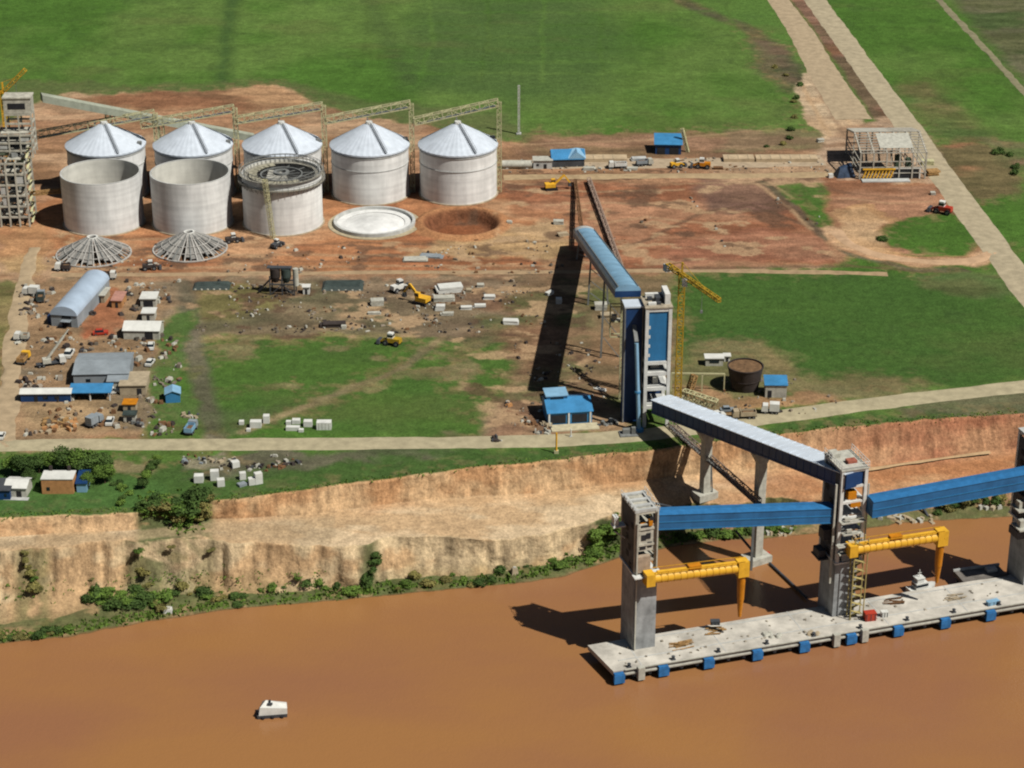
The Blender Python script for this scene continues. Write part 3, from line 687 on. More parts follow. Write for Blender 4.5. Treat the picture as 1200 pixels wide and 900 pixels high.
# roof frames assembled on the ground
M['raft'] = mat('dull_rafter', '#bdbab3', var=.2)
for i, (px, py, lab) in enumerate([(110, 298, 'ribbed grey roof frame being assembled on the ground beside the arched hangar'), (223, 292, 'ribbed roof frame on the ground in front of the second open silo')]):
    x, y, _ = at(px, py)
    t = thing('roof_frame', lab, 'roof frame', (x, y, 0), R(i*9), 'silo roof frames on the ground')
    for k in range(36):
        a = 2*math.pi*k/36
        m = MB(); m.beam((1.7*math.cos(a), 1.7*math.sin(a), 6.6), (13.2*math.cos(a), 13.2*math.sin(a), .4), .34, .4)
        m.build('rafter', M['raft'] if k % 3 else M['steelg'], t)
    m = MB(); m.ring(1.4, 2.0, 6.3, 6.9, 20); m.build('hub_ring', M['steelw'], t)
    m = MB(); m.ring(13.1, 13.6, .1, .5, 48); m.ring(7.2, 7.5, 3.5, 3.75, 36); m.ring(10.2, 10.4, 1.9, 2.2, 36); m.ring(4.4, 4.6, 5.1, 5.3, 30); m.build('purlin_ring', M['raft'], t)
    m = MB()
    for k in range(36):
        if (k*5+i) % 7 == 0: continue
        a0, a1 = 2*math.pi*k/36, 2*math.pi*(k+1)/36
        def pt(a, r): return (r*math.cos(a), r*math.sin(a), 6.6-(r-1.7)*.539-.3)
        m.add([pt(a0, 2.4), pt(a1, 2.4), pt(a1, 12.8-(k*3%4)*.8), pt(a0, 12.8-(k*3%4)*.8)], [(0, 1, 2, 3)])
    m.build('roof_sheet', mat('dull_roof_sheet', '#918e88', rough=.6, var=.2), t)
# ------------------------------------------------------------------ gantries over the silos
gant = [(40, 158, 180, 133), (165, 146, 274, 127), (275, 141, 378, 124), (380, 141, 481, 122), (486, 142, 584, 120)]
glab = ['steel gantry above the first roofed silo from the workhouse frame', 'steel gantry above the second roofed silo from the workhouse frame', 'steel gantry above the roofed silo behind the scaffolded one',
        'steel gantry above the roofed silo behind the ring foundation', 'pale yellow steel gantry with mast above the last roofed silo']
YG = YR+1.5
for i, (x0, y0, x1, y1) in enumerate(gant):
    xa = gx(x0, YG, 30); za = zat(y0, xa, YG); xb = gx(x1, YG, 34); zb = zat(y1, xb, YG)
    t = thing('conveyor_gantry', glab[i], 'gantry', (xb, YG, 0), 0, 'steel gantries over the roofed silos')
    m = MB(); m.truss((xa-xb, 0, za), (0, 0, zb), 2.4, 2.6, 9, .32); m.build('truss', M['steel'], t)
    m = MB(); m.truss((.3, 0, 0), (.3, 0, zb), 1.6, 1.6, 15, .26); m.build('mast', M['steel'], t)
    m = MB(); m.beam((xa-xb+1, 0, za-1.2), (-1, 0, zb-1.2), 1.6, .15); m.build('walkway', M['walk'], t)
    m = MB(); c = (xa-xb)/2; m.beam((c, 0, (za+zb)/2-1.2), (c, 0, 29), .5); m.build('feed_spout', M['steelw'], t)
# sloping covered conveyor from the workhouse head
def gal_profile(w, h, round_=0.0):
    if round_:
        p = [(-w/2, 0), (w/2, 0)]
        for k in range(9):
            a = math.pi*k/8; p.append((w/2*math.cos(a), h*(1-round_)+h*round_*math.sin(a)))
        return p
    return [(-w/2, 0), (w/2, 0), (w/2, h), (0, h+.35), (-w/2, h)]
A = at(46, 108); 
YW0 = YR-8
xa = gx(46, YW0, 50); za = zat(112, xa, YW0); xb = gx(296, YR+26, 25); zb = zat(160, xb, YR+26)
t = thing('conveyor_gallery', 'grey sloping conveyor gallery running from the workhouse head behind the silo roofs', 'conveyor', (xa, YW0, 0))
m = MB(); m.sweep([(-1.9, 0), (1.9, 0), (1.9, 2.8), (0, 3.4), (-1.9, 2.8)], (0, 0, za-2.2), (xb-xa, YR+26-YW0, zb-2)); m.build('housing', mat('grey_green_sheet', '#a3a896', var=.14, scale=.3, streak=.2), t)
for f_ in (.3, .55, .8):
    m = MB(); X_ = (xb-xa)*f_; Y_ = (YR+26-YW0)*f_; Zt = za+(zb-za)*f_-2.2
    m.truss((X_, Y_, 0), (X_, Y_, Zt), 1.8, 1.8, 9, .25); m.build('trestle', M['steel'], t)
# ------------------------------------------------------------------ workhouse frame
fx, fy, _ = at(2, 266)
t = thing('workhouse_frame', 'tall raw concrete workhouse skeleton of open floors at the end of the silo row', 'tower frame', (fx, fy, 0), R(2))
W_, D_ = 11.2, 12.0
def frame_block(m, x0, y0, w, d, z0, z1, nx, ny, fh, cs=.8):
    n = max(1, round((z1-z0)/fh))
    for i in range(nx+1):
        for j in range(ny+1): m.box(x0+w*i/nx, y0+d*j/ny, z0, cs, cs, z1-z0)
    for k in range(1, n+1):
        z = z0+(z1-z0)*k/n
        for j in range(ny+1): m.beam((x0, y0+d*j/ny, z-.35), (x0+w, y0+d*j/ny, z-.35), cs*.7, .7)
        for i in range(nx+1): m.beam((x0+w*i/nx, y0, z-.36), (x0+w*i/nx, y0+d, z-.36), cs*.7, .66)
m = MB(); frame_block(m, 0, 0, 10.5, 14, 0, 25, 3, 2, 4.2, .6); frame_block(m, 0.4, 6, 12.6, 9, 25.01, 34, 3, 2, 3.0, .5); frame_block(m, 3.5, 9, 9.5, 6, 34.02, 41, 2, 1, 3.5, .5); m.build('column_grid', M['frame'], t)
for k, z in enumerate([4.2, 8.3, 12.5, 16.7, 20.8, 25]):
    m = MB(); m.box(4.2+(k % 3), 7.5, z-.05, 6.5-(k % 3)*.8, 11-(k % 2)*3, .3); m.build('floor_slab', M['frame'], t)
for z in (28, 31, 34):
    m = MB(); m.box(6.7, 10.5, z-.05, 10.2, 7, .3); m.build('floor_slab', M['frame'], t)
for z, a, bb in [(8.3, 1.5, 3.4), (16.7, 7.2, 9.6), (28.1, 1, 4), (12.5, 1, 3.2), (31, 9, 12)]:
    MB().box((a+bb)/2, .15 if z < 26 else 6.3, z+.3, bb-a, .3, 2.6).build('infill_panel', M['conc'], t)
m = MB(); m.box(8.3, 12, 41.05, 10, 6.4, .4); m.box(8.3, 9.1, 41.4, 10, .4, 5.4); m.box(3.5, 12, 41.4, .4, 6, 5.4); m.box(13.1, 12, 41.4, .4, 6, 5.4); m.box(8.3, 12, 46.8, 10.6, 6.8, .5)
hh = m.build('head_house', M['frame'], t)
m = MB(); m.box(8.0, 8.86, 42.8, 6.4, .1, 2.2); m.build('window_opening', M['dark'], hh)
m = MB()
for k in range(7):
    z = 1+k*4.2
    m.beam((11.2, 2, z), (11.2, 7.5, z+2.1), .9, .15); m.beam((12.2, 7.5, z+2.1), (12.2, 2, z+4.2), .9, .15)
m.build('stair', M['steel'], t)
m = MB(); rnd = random.Random(4)
for k in range(40):
    z = rnd.choice([4.2, 8.3, 12.5, 16.7, 20.8, 25, 28, 31])+.25; a = rnd.uniform(.6, 1.8)
    m.box(rnd.uniform(1, 9.5), rnd.uniform(8 if z > 26 else 1, 13), z, a*1.4, a, a, rnd.uniform(0, 3))
m.build('floor_machinery', M['steelg'], t, kind='stuff')
for (x_, z_, w_, h_) in [(2, 25.5, 3, 2.4), (7, 12.8, 2.5, 2.8), (8.2, 21.1, 2, 2.8)]: MB().box(x_, 8.5, z_, w_, 3, h_).build('green_hopper', mat('green_grey_machine', '#8b9880', var=.2), t)
# beam linking the frame with the front silo row
x0, y0, _ = at(38, 268); 
t = thing('link_beam', 'tan steel link beam between the workhouse frame and the first open silo', 'beam', (fx+10.5, fy+6, 0))
m = MB(); m.truss((0, 0, 11.0), (11.8, 2.5, 11.4), 1.5, 1.2, 5, .3); m.beam((0, 0, 10.4), (11.8, 2.5, 10.8), 1.4, .15); m.build('truss', M['wood'], t)
# yellow tower crane behind it
def tower_crane(name, label, base, H_, jib_to, cj, mast_w, material, slope=0.0, cabin=True):
    t = thing(name, label, 'tower crane', base)
    m = MB(); m.truss((0, 0, 0), (0, 0, H_), mast_w, mast_w, int(H_/mast_w/1.1), .24); m.build('mast', material, t)
    d = Vector((jib_to[0]-base[0], jib_to[1]-base[1], 0)); ln = d.length; d.normalize(); top = Vector((0, 0, H_))
    e = top+d*ln+Vector((0, 0, slope))
    m = MB(); m.truss(top, e, mast_w*.6, mast_w*.6, int(ln/2.2), .22); m.build('jib', material, t)
    m = MB(); c = top-d*cj; m.truss(top, c, mast_w*.8, mast_w*.5, 4, .28); m.build('counter_jib', material, t)
    m = MB(); m.box(c.x, c.y, H_-2.0, 2.0, 2.0, 2.2, math.atan2(d.y, d.x)); m.build('counterweight', M['conc'], t)
    m = MB(); m.beam(top, top+Vector((0, 0, 4)), .6); m.beam(top+Vector((0, 0, 4)), top+(e-top)*.7, .14); m.beam(top+Vector((0, 0, 4)), c, .14); m.build('apex', material, t)
    m = MB(); m.box(d.x*1.6, d.y*1.6-1, H_-2.6, 1.6, 1.6, 2.2); m.build('cab', M['whited'], t)
    m = MB(); m.box(0, 0, 0, mast_w*2.6, mast_w*2.6, .9); m.build('base_block', M['conc'], t)
    m = MB(); q = top+(e-top)*.55; m.beam(q, q-Vector((0, 0, 7)), .12); m.box(q.x, q.y, q.z-7.8, .7, .7, .8); m.build('hook', M['steelg'], t)
    return t
cb = (gx(0, YR+26, 45), YR+26, 0)
cz = zat(108, cb[0], cb[1]); je = gx(31, cb[1], cz+8)
tower_crane('tower_crane', 'yellow tower crane behind the workhouse skeleton, its jib raised', cb, cz, (je, cb[1]-2), 8, 2.2, M['yel'], slope=zat(80, je, cb[1])-cz)
bx, by, _ = at(794, 472)
ctz = zat(322, bx, by); jt = at(843, 352, ctz)
tower_crane('tower_crane', 'yellow tower crane standing beside the tall blue panelled transfer tower', (bx, by, 0), ctz, (jt[0], jt[1]), 9, 1.8, M['crane'])

# ------------------------------------------------------------------ transfer tower
bx, by = 39.4, 590.5
TZ = zat(362, bx, by)
t = thing('transfer_tower', 'tall transfer tower with white frame and blue front panel, dark navy shaft at its side', 'tower', (bx, by, 0), R(6))
w, d = 7.9, 9.0
m = MB()
for x_, y_ in ((.5, .5), (w-.5, .5), (.5, d-.5), (w-.5, d-.5)): m.box(x_, y_, 0, 1.0, 1.0, TZ)
zl = [6.5, 12.5, 17.5, 21.0]+[TZ-.6]
for z in zl:
    for y_ in (.5, d-.5): m.beam((1.0, y_, z), (w-1.0, y_, z), .8, 1.1)
    for x_ in (.5, w-.5): m.beam((x_, 1, z), (x_, d-1, z), .8, 1.1)
m.build('frame', M['steelw'], t)
m = MB(); m.box(w/2+.1, .55, 21.6, w-2.0, .25, TZ-22.8); pn = m.build('front_panel', M['blue'], t)
m = MB()
for z in (23, 26, 29, 32): m.box(1.35, .38, z, .5, .1, 1.0)
m.build('vent', M['steelw'], pn)
m = MB(); m.box(w-.55, d/2, 21.6, .2, d-2, TZ-22.8); m.box(w/2, d-.5, 6.8, w-2, .2, TZ-7.6); m.box(.5, d/2, 6.8, .2, d-2, TZ-7.6); m.build('side_panel', M['navy'], t)
m = MB(); m.box(w/2, d/2, TZ, w+.4, d+.4, .35); rf = m.build('roof', mat('dusty_roof', '#b0a48e', var=.25, scale=.6), t)
m = MB(); m.box(w-1.1, d/2+1, TZ+.35, 1.6, d-2.2, 3.2); m.box(w/2, d-1.0, TZ+.35, w-2, 1.2, 1.3); m.box(2.2, 2.2, TZ+.35, 2.4, 1.2, .7); m.build('parapet', M['steelw'], rf)
m = MB(); m.box(4.6, 5.2, TZ+.35, 2.2, 3.0, 1.5); m.box(2.0, 5.8, TZ+.35, 1.4, 1.2, 1.0); m.box(4.2, 2.3, TZ+.35, 1.2, 1.0, .8); m.build('head_drive', M['roofd'], rf)
for z in (6.5, 12.5, 17.5):
    m = MB(); m.box(w/2, d/2, z+.56, w-2.1, d-2.1, .2); m.build('floor_slab', M['conc'], t)
m = MB(); m.box(3.8, 3, 13.3, 1.6, 1.6, 2.6); m.box(3.6, 3.2, 18.3, 2.6, 1.4, 1.2); m.build('chute', M['whited'], t)
m = MB(); m.box(-2.75, 6.6, 0, 5.3, 5.2, TZ-1.2); sh = m.build('side_shaft', M['navy'], t)
m = MB(); m.box(-2.75, 6.6, TZ-1.18, 5.9, 5.8, .5); m.build('roof', M['roofw'], sh)
m = MB()
for x_ in (-5.5, -.15): m.beam((x_, 3.9, 0), (x_, 3.9, TZ-1.2), .4)
m.build('corner_post', M['steelg'], sh)
m = MB(); m.tube((-2.7, -.8, TZ-10.5), (-1.6, -2.6, .4), .6, 12); ch = m.build('chute_pipe', M['bluel'], t)
m = MB(); m.cyl(-1.6, -2.6, 0, 1.5, 1.0, 16); m.cyl(-2.15, -1.7, TZ*.32, .9, .6, 14); m.build('collar', M['bluer'], ch)
m = MB(); m.beam((-2.7, -.8, TZ-10.3), (-2.7, 4.2, TZ-7.0), 1.1, 1.1); m.build('pipe_elbow', M['steelg'], ch)
m = MB(); m.box(-5, -4.5, 0, 5.5, 4, .5); m.box(-5.6, -4.2, .5, 2.4, 1.6, 1.3); m.box(-3.6, -4.8, .5, 1.2, 1.2, 2.0); m.build('pump_skid', M['steelg'], t)
# hoist mast left of the shaft
hx, hy, _ = at(727, 468)
hz = zat(352, hx, hy)
t = thing('hoist_mast', 'thin pale hoist mast with a frame at its top, beside the navy shaft', 'mast', (hx, hy, 0))
m = MB(); m.truss((0, 0, 0), (0, 0, hz), .9, .9, 26, .2); m.build('mast', M['steel'], t)
m = MB()
zc = zat(395, hx, hy)
for dz in (0, 5, 10):
    m.beam((-3.6, 0, zc+dz), (0, 0, zc+dz), .3); m.beam((-3.6, 2.5, zc+dz), (0, 2.5, zc+dz), .3)
for x_, y_ in ((-3.6, 0), (-3.6, 2.5), (0, 2.5)): m.beam((x_, y_, zc), (x_, y_, zc+10), .3)
m.build('cage', M['steel'], t)
m = MB(); m.box(-2, 1.2, zc+5.1, 3, 2.2, .3); m.box(-2.4, 1.2, zc+5.4, 1.6, 1.4, 1.5); m.build('platform', M['whited'], t)

# ------------------------------------------------------------------ upper inclined gallery
A_ = Vector((34.6, 601.0, TZ-.6)); fxp, fyp, _ = at(684, 292)
B_ = Vector((fxp, fyp, 0)); B_.z = zat(266, fxp, fyp)-3.6
t = thing('inclined_gallery', 'long light blue covered conveyor gallery climbing to the transfer tower top, pale open end', 'conveyor', tuple(A_))
dv = B_-A_
pr = [(-3.9, 0), (3.9, 0), (3.9, 2.0)]+[(3.9*math.cos(math.pi*k/10), 2.0+2.1*math.sin(math.pi*k/10)) for k in range(1, 10)]+[(-3.9, 2.0)]
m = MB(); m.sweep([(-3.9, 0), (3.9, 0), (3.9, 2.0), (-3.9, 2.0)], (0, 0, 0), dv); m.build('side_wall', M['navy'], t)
m = MB(); side0 = Vector((dv.y, -dv.x, 0)).normalized()
n = 24
for k in range(n):
    a = dv*(k/n); b2 = dv*((k+1)/n)
    if k == n-1: continue
    e = .04*(k % 2)
    m.sweep([(x_*(1+e/4), z_+e) for x_, z_ in pr[2:]], a, b2+dv*.0, smooth=True, caps=False)
m.add([side0*x_+Vector((0, 0, z_)) for x_, z_ in pr[2:]], [tuple(range(len(pr)-2))])
rfo = m.build('roof', M['bluel'], t)
m = MB(); m.sweep([(x_, z_) for x_, z_ in pr[2:]], dv*((n-1)/n), dv*1.0, smooth=True); m.build('end_sheet', M['conc'], t)
m = MB(); side = Vector((dv.y, -dv.x, 0)).normalized()
for s_ in (-3.0, 3.0): m.beam(side*s_+Vector((0, 0, 3.6)), dv*.95+side*s_+Vector((0, 0, 3.6)), .25)
m.build('ridge_rail', M['steelg'], rfo)
for f_ in (.3, .62, .93):
    c = dv*f_; gz = -A_.z
    m = MB()
    for s_ in (-2.6, 2.6):
        m.beam(c+side*s_, Vector((c.x, c.y, gz))+side*s_*1.3, .6)
    k_ = 4
    for q in range(k_):
        z0 = c.z+(gz-c.z)*q/k_; z1 = c.z+(gz-c.z)*(q+1)/k_
        m.beam(Vector((c.x, c.y, z0))+side*-2.6, Vector((c.x, c.y, z1))+side*2.6, .25)
    m.build('trestle', M['steelg'], t)
# ground conveyor frames continuing toward the blue shed
g0 = at(674, 214); g1 = (B_.x-.5, B_.y, 0)
t = thing('belt_frame', 'narrow brown belt conveyor frame between the blue gable shed and the light blue gallery', 'conveyor', g1)
m = MB(); m.truss((0, 0, B_.z+1), (g0[0]-g1[0], g0[1]-g1[1], 1.0), 1.0, .9, 24, .28); m.build('truss', M['rust'], t)
for f_ in (.15, .35, .55, .75):
    m = MB(); X_ = (g0[0]-g1[0])*f_; Y_ = (g0[1]-g1[1])*f_; m.beam((X_-.5, Y_, 0), (X_-.5, Y_, B_.z*(1-f_)+.8), .2); m.beam((X_+.5, Y_, 0), (X_+.5, Y_, B_.z*(1-f_)+.8), .2); m.build('leg', M['rust'], t)
g0 = at(690, 214); g1 = at(738, 345)
t = thing('duct_bridge', 'long thin pale duct bridge on legs beside the light blue gallery', 'duct', g0)
m = MB(); q = (g1[0]-g0[0], g1[1]-g0[1], 1.5); m.truss((0, 0, 1.6), q, 1.3, 1.0, 36, .26); m.beam((0, 0, 1.0), (q[0], q[1], .9), 1.1, .15); m.build('truss', mat('dusty_pink_steel', '#ac9483', var=.18), t)
for f_ in (.05, .2, .35, .5, .65, .8, .95):
    m = MB(); m.box(q[0]*f_, q[1]*f_, 0, 1.3, .5, 1.2); m.build('leg', M['conc'], t)

# ------------------------------------------------------------------ gallery to the quay and its piers
GA = Vector((44.5, 588.0, 0)); GB = Vector((90.3, 508.5, 0))
GA.z = zat(466, *GA[:2])-5.0; GB.z = zat(553, *GB[:2])-5.0
t = thing('quay_gallery', 'broad pale roofed conveyor gallery descending from the transfer tower to the quay', 'conveyor', tuple(GA))
dv = GB-GA; side = Vector((dv.y, -dv.x, 0)).normalized()
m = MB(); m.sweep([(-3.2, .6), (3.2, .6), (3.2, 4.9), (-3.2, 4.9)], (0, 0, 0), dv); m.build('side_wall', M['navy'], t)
m = MB(); m.sweep([(-3.6, 4.85), (3.6, 4.85), (3.6, 5.05), (0, 5.3), (-3.6, 5.05)], -dv*.004, dv*.997); rf = m.build('roof', M['pale'], t)
m = MB(); n = 30
for k in range(1, n): c = dv*(k/n); m.beam(c+side*-3.55+Vector((0, 0, 5.12)), c+side*3.55+Vector((0, 0, 5.12)), .1, .3)
m.build('roof_seam', mat('seam_pale', '#d3dfeb', rough=.5), rf)
m = MB()
for s_ in (-3.25, 3.25): m.beam(side*s_+Vector((0, 0, .85)), dv+side*s_+Vector((0, 0, .85)), .25, .5)
for k in range(n+1):
    c = dv*(k/n)
    for s_ in (-3.22, 3.22): m.beam(c+side*s_+Vector((0, 0, .65)), c+side*s_+Vector((0, 0, 4.8)), .12)
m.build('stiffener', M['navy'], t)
def t_at(px):
    best = min(range(1001), key=lambda i: abs(proj(*(GA+dv*(i/1000)))[0]-px)); return best/1000
def pier(px, label, base_z, wide, red=False):
    f_ = t_at(px); c = GA+dv*f_
    gz = base_z
    t = thing('gallery_pier', label, 'pier', (c.x, c.y, gz), math.atan2(side.y, side.x), 'white piers under the pale roofed gallery')
    H_ = c.z-gz+.75
    m = MB(); m.box(0, 0, 0, wide, wide*.7, 2.2); m.build('base_cap', M['whited'], t)
    m = MB(); m.box(0, 0, 2.2, 2.5, 2.3, H_-6.2); m.build('column', M['whited'], t)
    m = MB(); m.add([(-1.25, -1.15, H_-4.01), (1.25, -1.15, H_-4.01), (1.25, 1.15, H_-4.01), (-1.25, 1.15, H_-4.01), (-3.4, -1.1, H_-.25), (3.4, -1.1, H_-.25), (3.4, 1.1, H_-.25), (-3.4, 1.1, H_-.25)],
                    [(3, 2, 1, 0), (4, 5, 6, 7), (0, 1, 5, 4), (1, 2, 6, 5), (2, 3, 7, 6), (3, 0, 4, 7)]); m.build('crosshead', M['whited'], t)
    if red:
        m = MB(); m.cyl(-wide/2-.2, 0, .2, .7, 1.8, 12); m.build('marker_drum', M['red'], t)
    return t
pier(893, 'white gallery pier standing on its cap in the river water', WZ-.2, 7.4, True)
c_ = GA+dv*t_at(829); pier(829, 'white gallery pier standing on the sandy bench under the cliff', ground_z(c_.x, c_.y)-.3, 6.5)
# sloping access truss
P0 = Vector(at(786, 500)); P0.z = .8; P1 = Vector(at(889, 588, 3.0))
t = thing('access_bridge', 'grey lattice access bridge sloping down the bank under the pale gallery', 'footbridge', tuple(P0))
m = MB(); m.truss((0, 0, 0), P1-P0, 1.7, 1.5, 22, .25); m.build('truss', mat('dull_pinkish_steel', '#8d7c70', var=.2), t)
m = MB(); m.beam(Vector((0, 0, -.6)), P1-P0+Vector((0, 0, -.6)), 1.5, .15); m.build('deck', M['steelg'], t)
q = (P1-P0)*.96; gz = ground_z(P0.x+q.x, P0.y+q.y)-P0.z
m = MB(); m.beam(q, (q.x, q.y, min(gz, -2)-.5), .7); m.build('end_post', M['steelg'], t)
q = (P1-P0)*.45; gz = ground_z(P0.x+q.x, P0.y+q.y)-P0.z
m = MB(); m.beam(q+Vector((-.8, 0, 0)), (q.x-1.6, q.y, gz-.3), .4); m.beam(q+Vector((.8, 0, 0)), (q.x+1.6, q.y, gz-.3), .4); m.build('bent', M['steelg'], t)
for i, (a, b_, lab) in enumerate([((735, 583), (806, 598), 'thin dark tube standing in for a shadow line across the bank behind the nearest quay tower'), ((862, 622), (890, 655), 'dark tube standing in for a shadow and mooring line from the bank to the white pier in the water'), ((902, 660), (945, 700), 'dark tube standing in for a shadow line from the white pier toward the quay')]):
    z0 = [-9, -13, WZ+.5][i]; z1 = [-10, WZ+1, WZ+.7][i]
    p = Vector(at(a[0], a[1], z0)); q = Vector(at(b_[0], b_[1], z1))
    p.z = max(z0, ground_z(p.x, p.y)+.4); q.z = max(z1, ground_z(q.x, q.y)+.4)
    m = MB(); m.tube(p, q, .38, 8); o = m.build('pipe', M['roofd']); tag(o, lab, 'pipe')  # tubes standing in for dark shadow and mooring cable lines
# ------------------------------------------------------------------ quay
Q0 = Vector(at(719, 787, DZ)); Q1 = Vector(at(1200, 706, DZ)); QA = math.atan2(Q1.y-Q0.y, Q1.x-Q0.x)
qu = Vector((math.cos(QA), math.sin(QA), 0)); qv = Vector((-math.sin(QA), math.cos(QA), 0))
def q_uv(px, py, z=DZ):
    p = Vector(at(px, py, z))-Q0; return p.dot(qu), p.dot(qv)
def qpt(u, v, z=DZ): p = Q0+qu*u+qv*v; return Vector((p.x, p.y, z))
def u_of(px, v, z):      # u along the line v=const showing at column px
    u = 0.0
    for _ in range(40):
        p = qpt(u, v, z); q = proj(*p); u += (px-q[0])/q[2]
    return u
def q_z(py, u, v): p = qpt(u, v); return zat(py, p.x, p.y)
QLEN = 150.0
t = thing('quay_deck', 'long pale concrete quay deck with blue fenders along the river face', 'quay', tuple(Q0), QA)
lz = 0
m = MB()
m.add([(0, 0, -1.3), (QLEN, 0, -1.3), (QLEN, 15, -1.3), (-2.2, 14.2, -1.3), (0, 0, 0), (QLEN, 0, 0), (QLEN, 15, 0), (-2.2, 14.2, 0)],
      [(3, 2, 1, 0), (4, 5, 6, 7), (0, 1, 5, 4), (1, 2, 6, 5), (2, 3, 7, 6), (3, 0, 4, 7)])
m.build('slab', M['deck'], t)
m = MB()
for v_ in (.5, 7.5, 13.6): m.beam((.8, v_, -1.65), (QLEN, v_, -1.65), 1.0, .65)
m.build('edge_beam', M['steelg'], t)
m = MB(); m.beam((3, -.55, -1.0), (QLEN, -.55, -1.0), .5, .35); m.beam((3, -.35, .12), (QLEN, -.35, .12), .35, .22); m.build('edge_walkway', M['whited'], t)
k = 0
u = 2.0
for px, py in [(725,797),(777,787),(830,778),(887,769),(942,760),(997,750),(1052,743),(1107,734),(1160,727),(1212,719)]:
    u = u_of(px, -.8, DZ-2)
    m = MB(); m.box(u, -.85, -3.1, 2.6, 1.3, 2.9); m.box(u, -1.55, -2.9, 2.9, .2, 2.4); m.build('fender', mat('fender_blue', '#3478b4', rough=.6, var=.2, streak=.3), t)
    m = MB(); m.box(u+3.4, .9, 0, 1.1, .9, .35); m.cyl(u+3.4, .9, .35, .3, .5, 10); m.cyl(u+3.4, .9, .85, .5, .2, 10); m.build('bollard', M['roofd'], t)
for px in (751, 980, 1013):
    u = u_of(px, -.8, DZ-1)
    m = MB(); m.box(u, -.9, -3.0, 1.8, 1.4, 3.6); m.build('ladder_box', M['whited'], t)
rnd = random.Random(11)
for k in range(34):
    u = 2+k*4.4
    for v_ in (1.8, 7.2, 12.8):
        m = MB(); m.cyl(u, v_, WZ-DZ-3, .55, -1.3-(WZ-DZ-3), 10, caps=False); 
        if v_ == 1.8 and k < 99: m.build('pile', M['conc'], t)
m = MB()
for k in range(34):
    for v_ in (7.2, 12.8): m.cyl(2+k*4.4, v_, WZ-DZ-3, .55, -1.3-(WZ-DZ-3), 8, caps=False)
m.build('inner_piling', M['conc'], t, kind='stuff')

def quay_tower(name, label, upx, w, d, base_top, top_py, seed, upper_steel, pil_w=None):
    """upx: column in the view of the front corner nearest the river; base_top: top of the solid pillar"""
    v0 = 8.4
    u0 = u_of(upx, v0, DZ)
    zt = q_z(top_py, u0, v0)-DZ
    zb = q_z(base_top, u0, v0)-DZ
    p = qpt(u0, v0)
    t = thing(name, label, 'quay tower', tuple(p), QA, 'loading towers standing on the quay')
    pw = pil_w or w
    low = DZ-WZ+3
    m = MB(); m.box(pw/2, d*.42, -low, pw, d*.84, low+zb); m.build('pillar', mat('weathered_pillar', '#a9acac', var=.22, scale=.25, streak=.5, bands=.25, bump=.3), t)
    m = MB(); m.box(w/2, d/2, zb, w+.5, d+.4, .5); m.build('bearing_slab', M['steelw'], t)
    fr = M['steelw'] if upper_steel else M['frame']
    m = MB()
    for x_ in (.45, w-.45):
        for y_ in (.45, d-.45): m.box(x_, y_, zb+.5, .9, .9, zt-zb-.5)
    m.build('corner_column', fr, t)
    n = max(3, int((zt-zb)/4.6))
    for k in range(1, n+1):
        z = zb+(zt-zb)*k/n
        m = MB()
        for y_ in (.45, d-.45): m.beam((.9, y_, z-.35), (w-.9, y_, z-.35), .6, .65)
        for x_ in (.45, w-.45): m.beam((x_, .9, z-.35), (x_, d-.9, z-.35), .6, .65)
        m.box(w/2, d/2+.6, z-.3, w-1.6, d-2.4, .22)
        m.build('floor', fr, t)
    m = MB()
    for k in range(n):
        z0 = zb+(zt-zb)*k/n+.3; z1 = zb+(zt-zb)*(k+1)/n-.5
        a, b_ = (.9, d-.9) if k % 2 else (d-.9, .9)
        m.beam((.3, a, z0), (.3, b_, z1), .35); m.beam((w-.3, a, z0), (w-.3, b_, z1), .35)
        if k % 2: m.beam((.9, d-.3, z0), (w-.9, d-.3, z1), .35)
    m.build('brace', fr, t)
    # side cladding, shade of the side away from the sun put into its colour
    m = MB(); m.box(.16, d*.5, zb+.6, .2, d-1.8, (zt-zb)*.93); m.build('side_cladding', mat('side_sheet_shade', '#5a5b5e', var=.25, scale=.4, streak=.4), t)
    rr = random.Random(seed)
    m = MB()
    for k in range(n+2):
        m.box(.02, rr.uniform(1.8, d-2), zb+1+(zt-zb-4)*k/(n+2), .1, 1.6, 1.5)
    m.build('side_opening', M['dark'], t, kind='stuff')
    return t, u0, v0, zb, zt
# --- first tower (nearest the open water)
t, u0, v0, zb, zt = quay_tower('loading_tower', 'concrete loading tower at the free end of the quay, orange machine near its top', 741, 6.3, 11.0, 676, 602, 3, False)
T1 = (u0, zb, zt); rr = random.Random(5)
m = MB(); m.box(3.2, .6, zb+7, 5.2, .5, (zt-zb)*.42); fp = m.build('front_wall', M['frame'], t)
m = MB()
for k, (x_, z_, w2) in enumerate([(2.2, 0, 1.6), (4.1, .4, 1.2), (2.4, 2.6, 1.3), (3.7, 3.0, 1.2), (2.9, 5.4, 2.6), (4.6, 7.6, 1.2)]): m.box(x_, .3, zb+7.5+z_, w2, .12, 1.6)
m.build('wall_opening', M['dark'], fp, kind='stuff')
m = MB(); m.box(3.4, 1.6, zt-7.2, 2.6, 2.2, 3.0); m.box(4.2, .6, zt-4.2, 1.0, 1.2, 1.4); m.tube((2.2, 1.0, zt-6), (5.2, 1.0, zt-5), .4); m.build('winch', M['ora'], t)
m = MB(); m.box(3.1, 3.4, zt, 6.6, 1.0, .5); m.box(3.1, 6.6, zt, 6.6, 1.0, .5); m.box(3.1, 10.2, zt, 6.6, 1.0, .5); m.box(.6, 5.5, zt, .7, 11, .45); m.box(5.7, 5.5, zt+.01, .7, 11, .45); m.box(3.1, .5, zt, 6.8, .9, .8); rf = m.build('roof_beam', M['conc'], t)
m = MB()
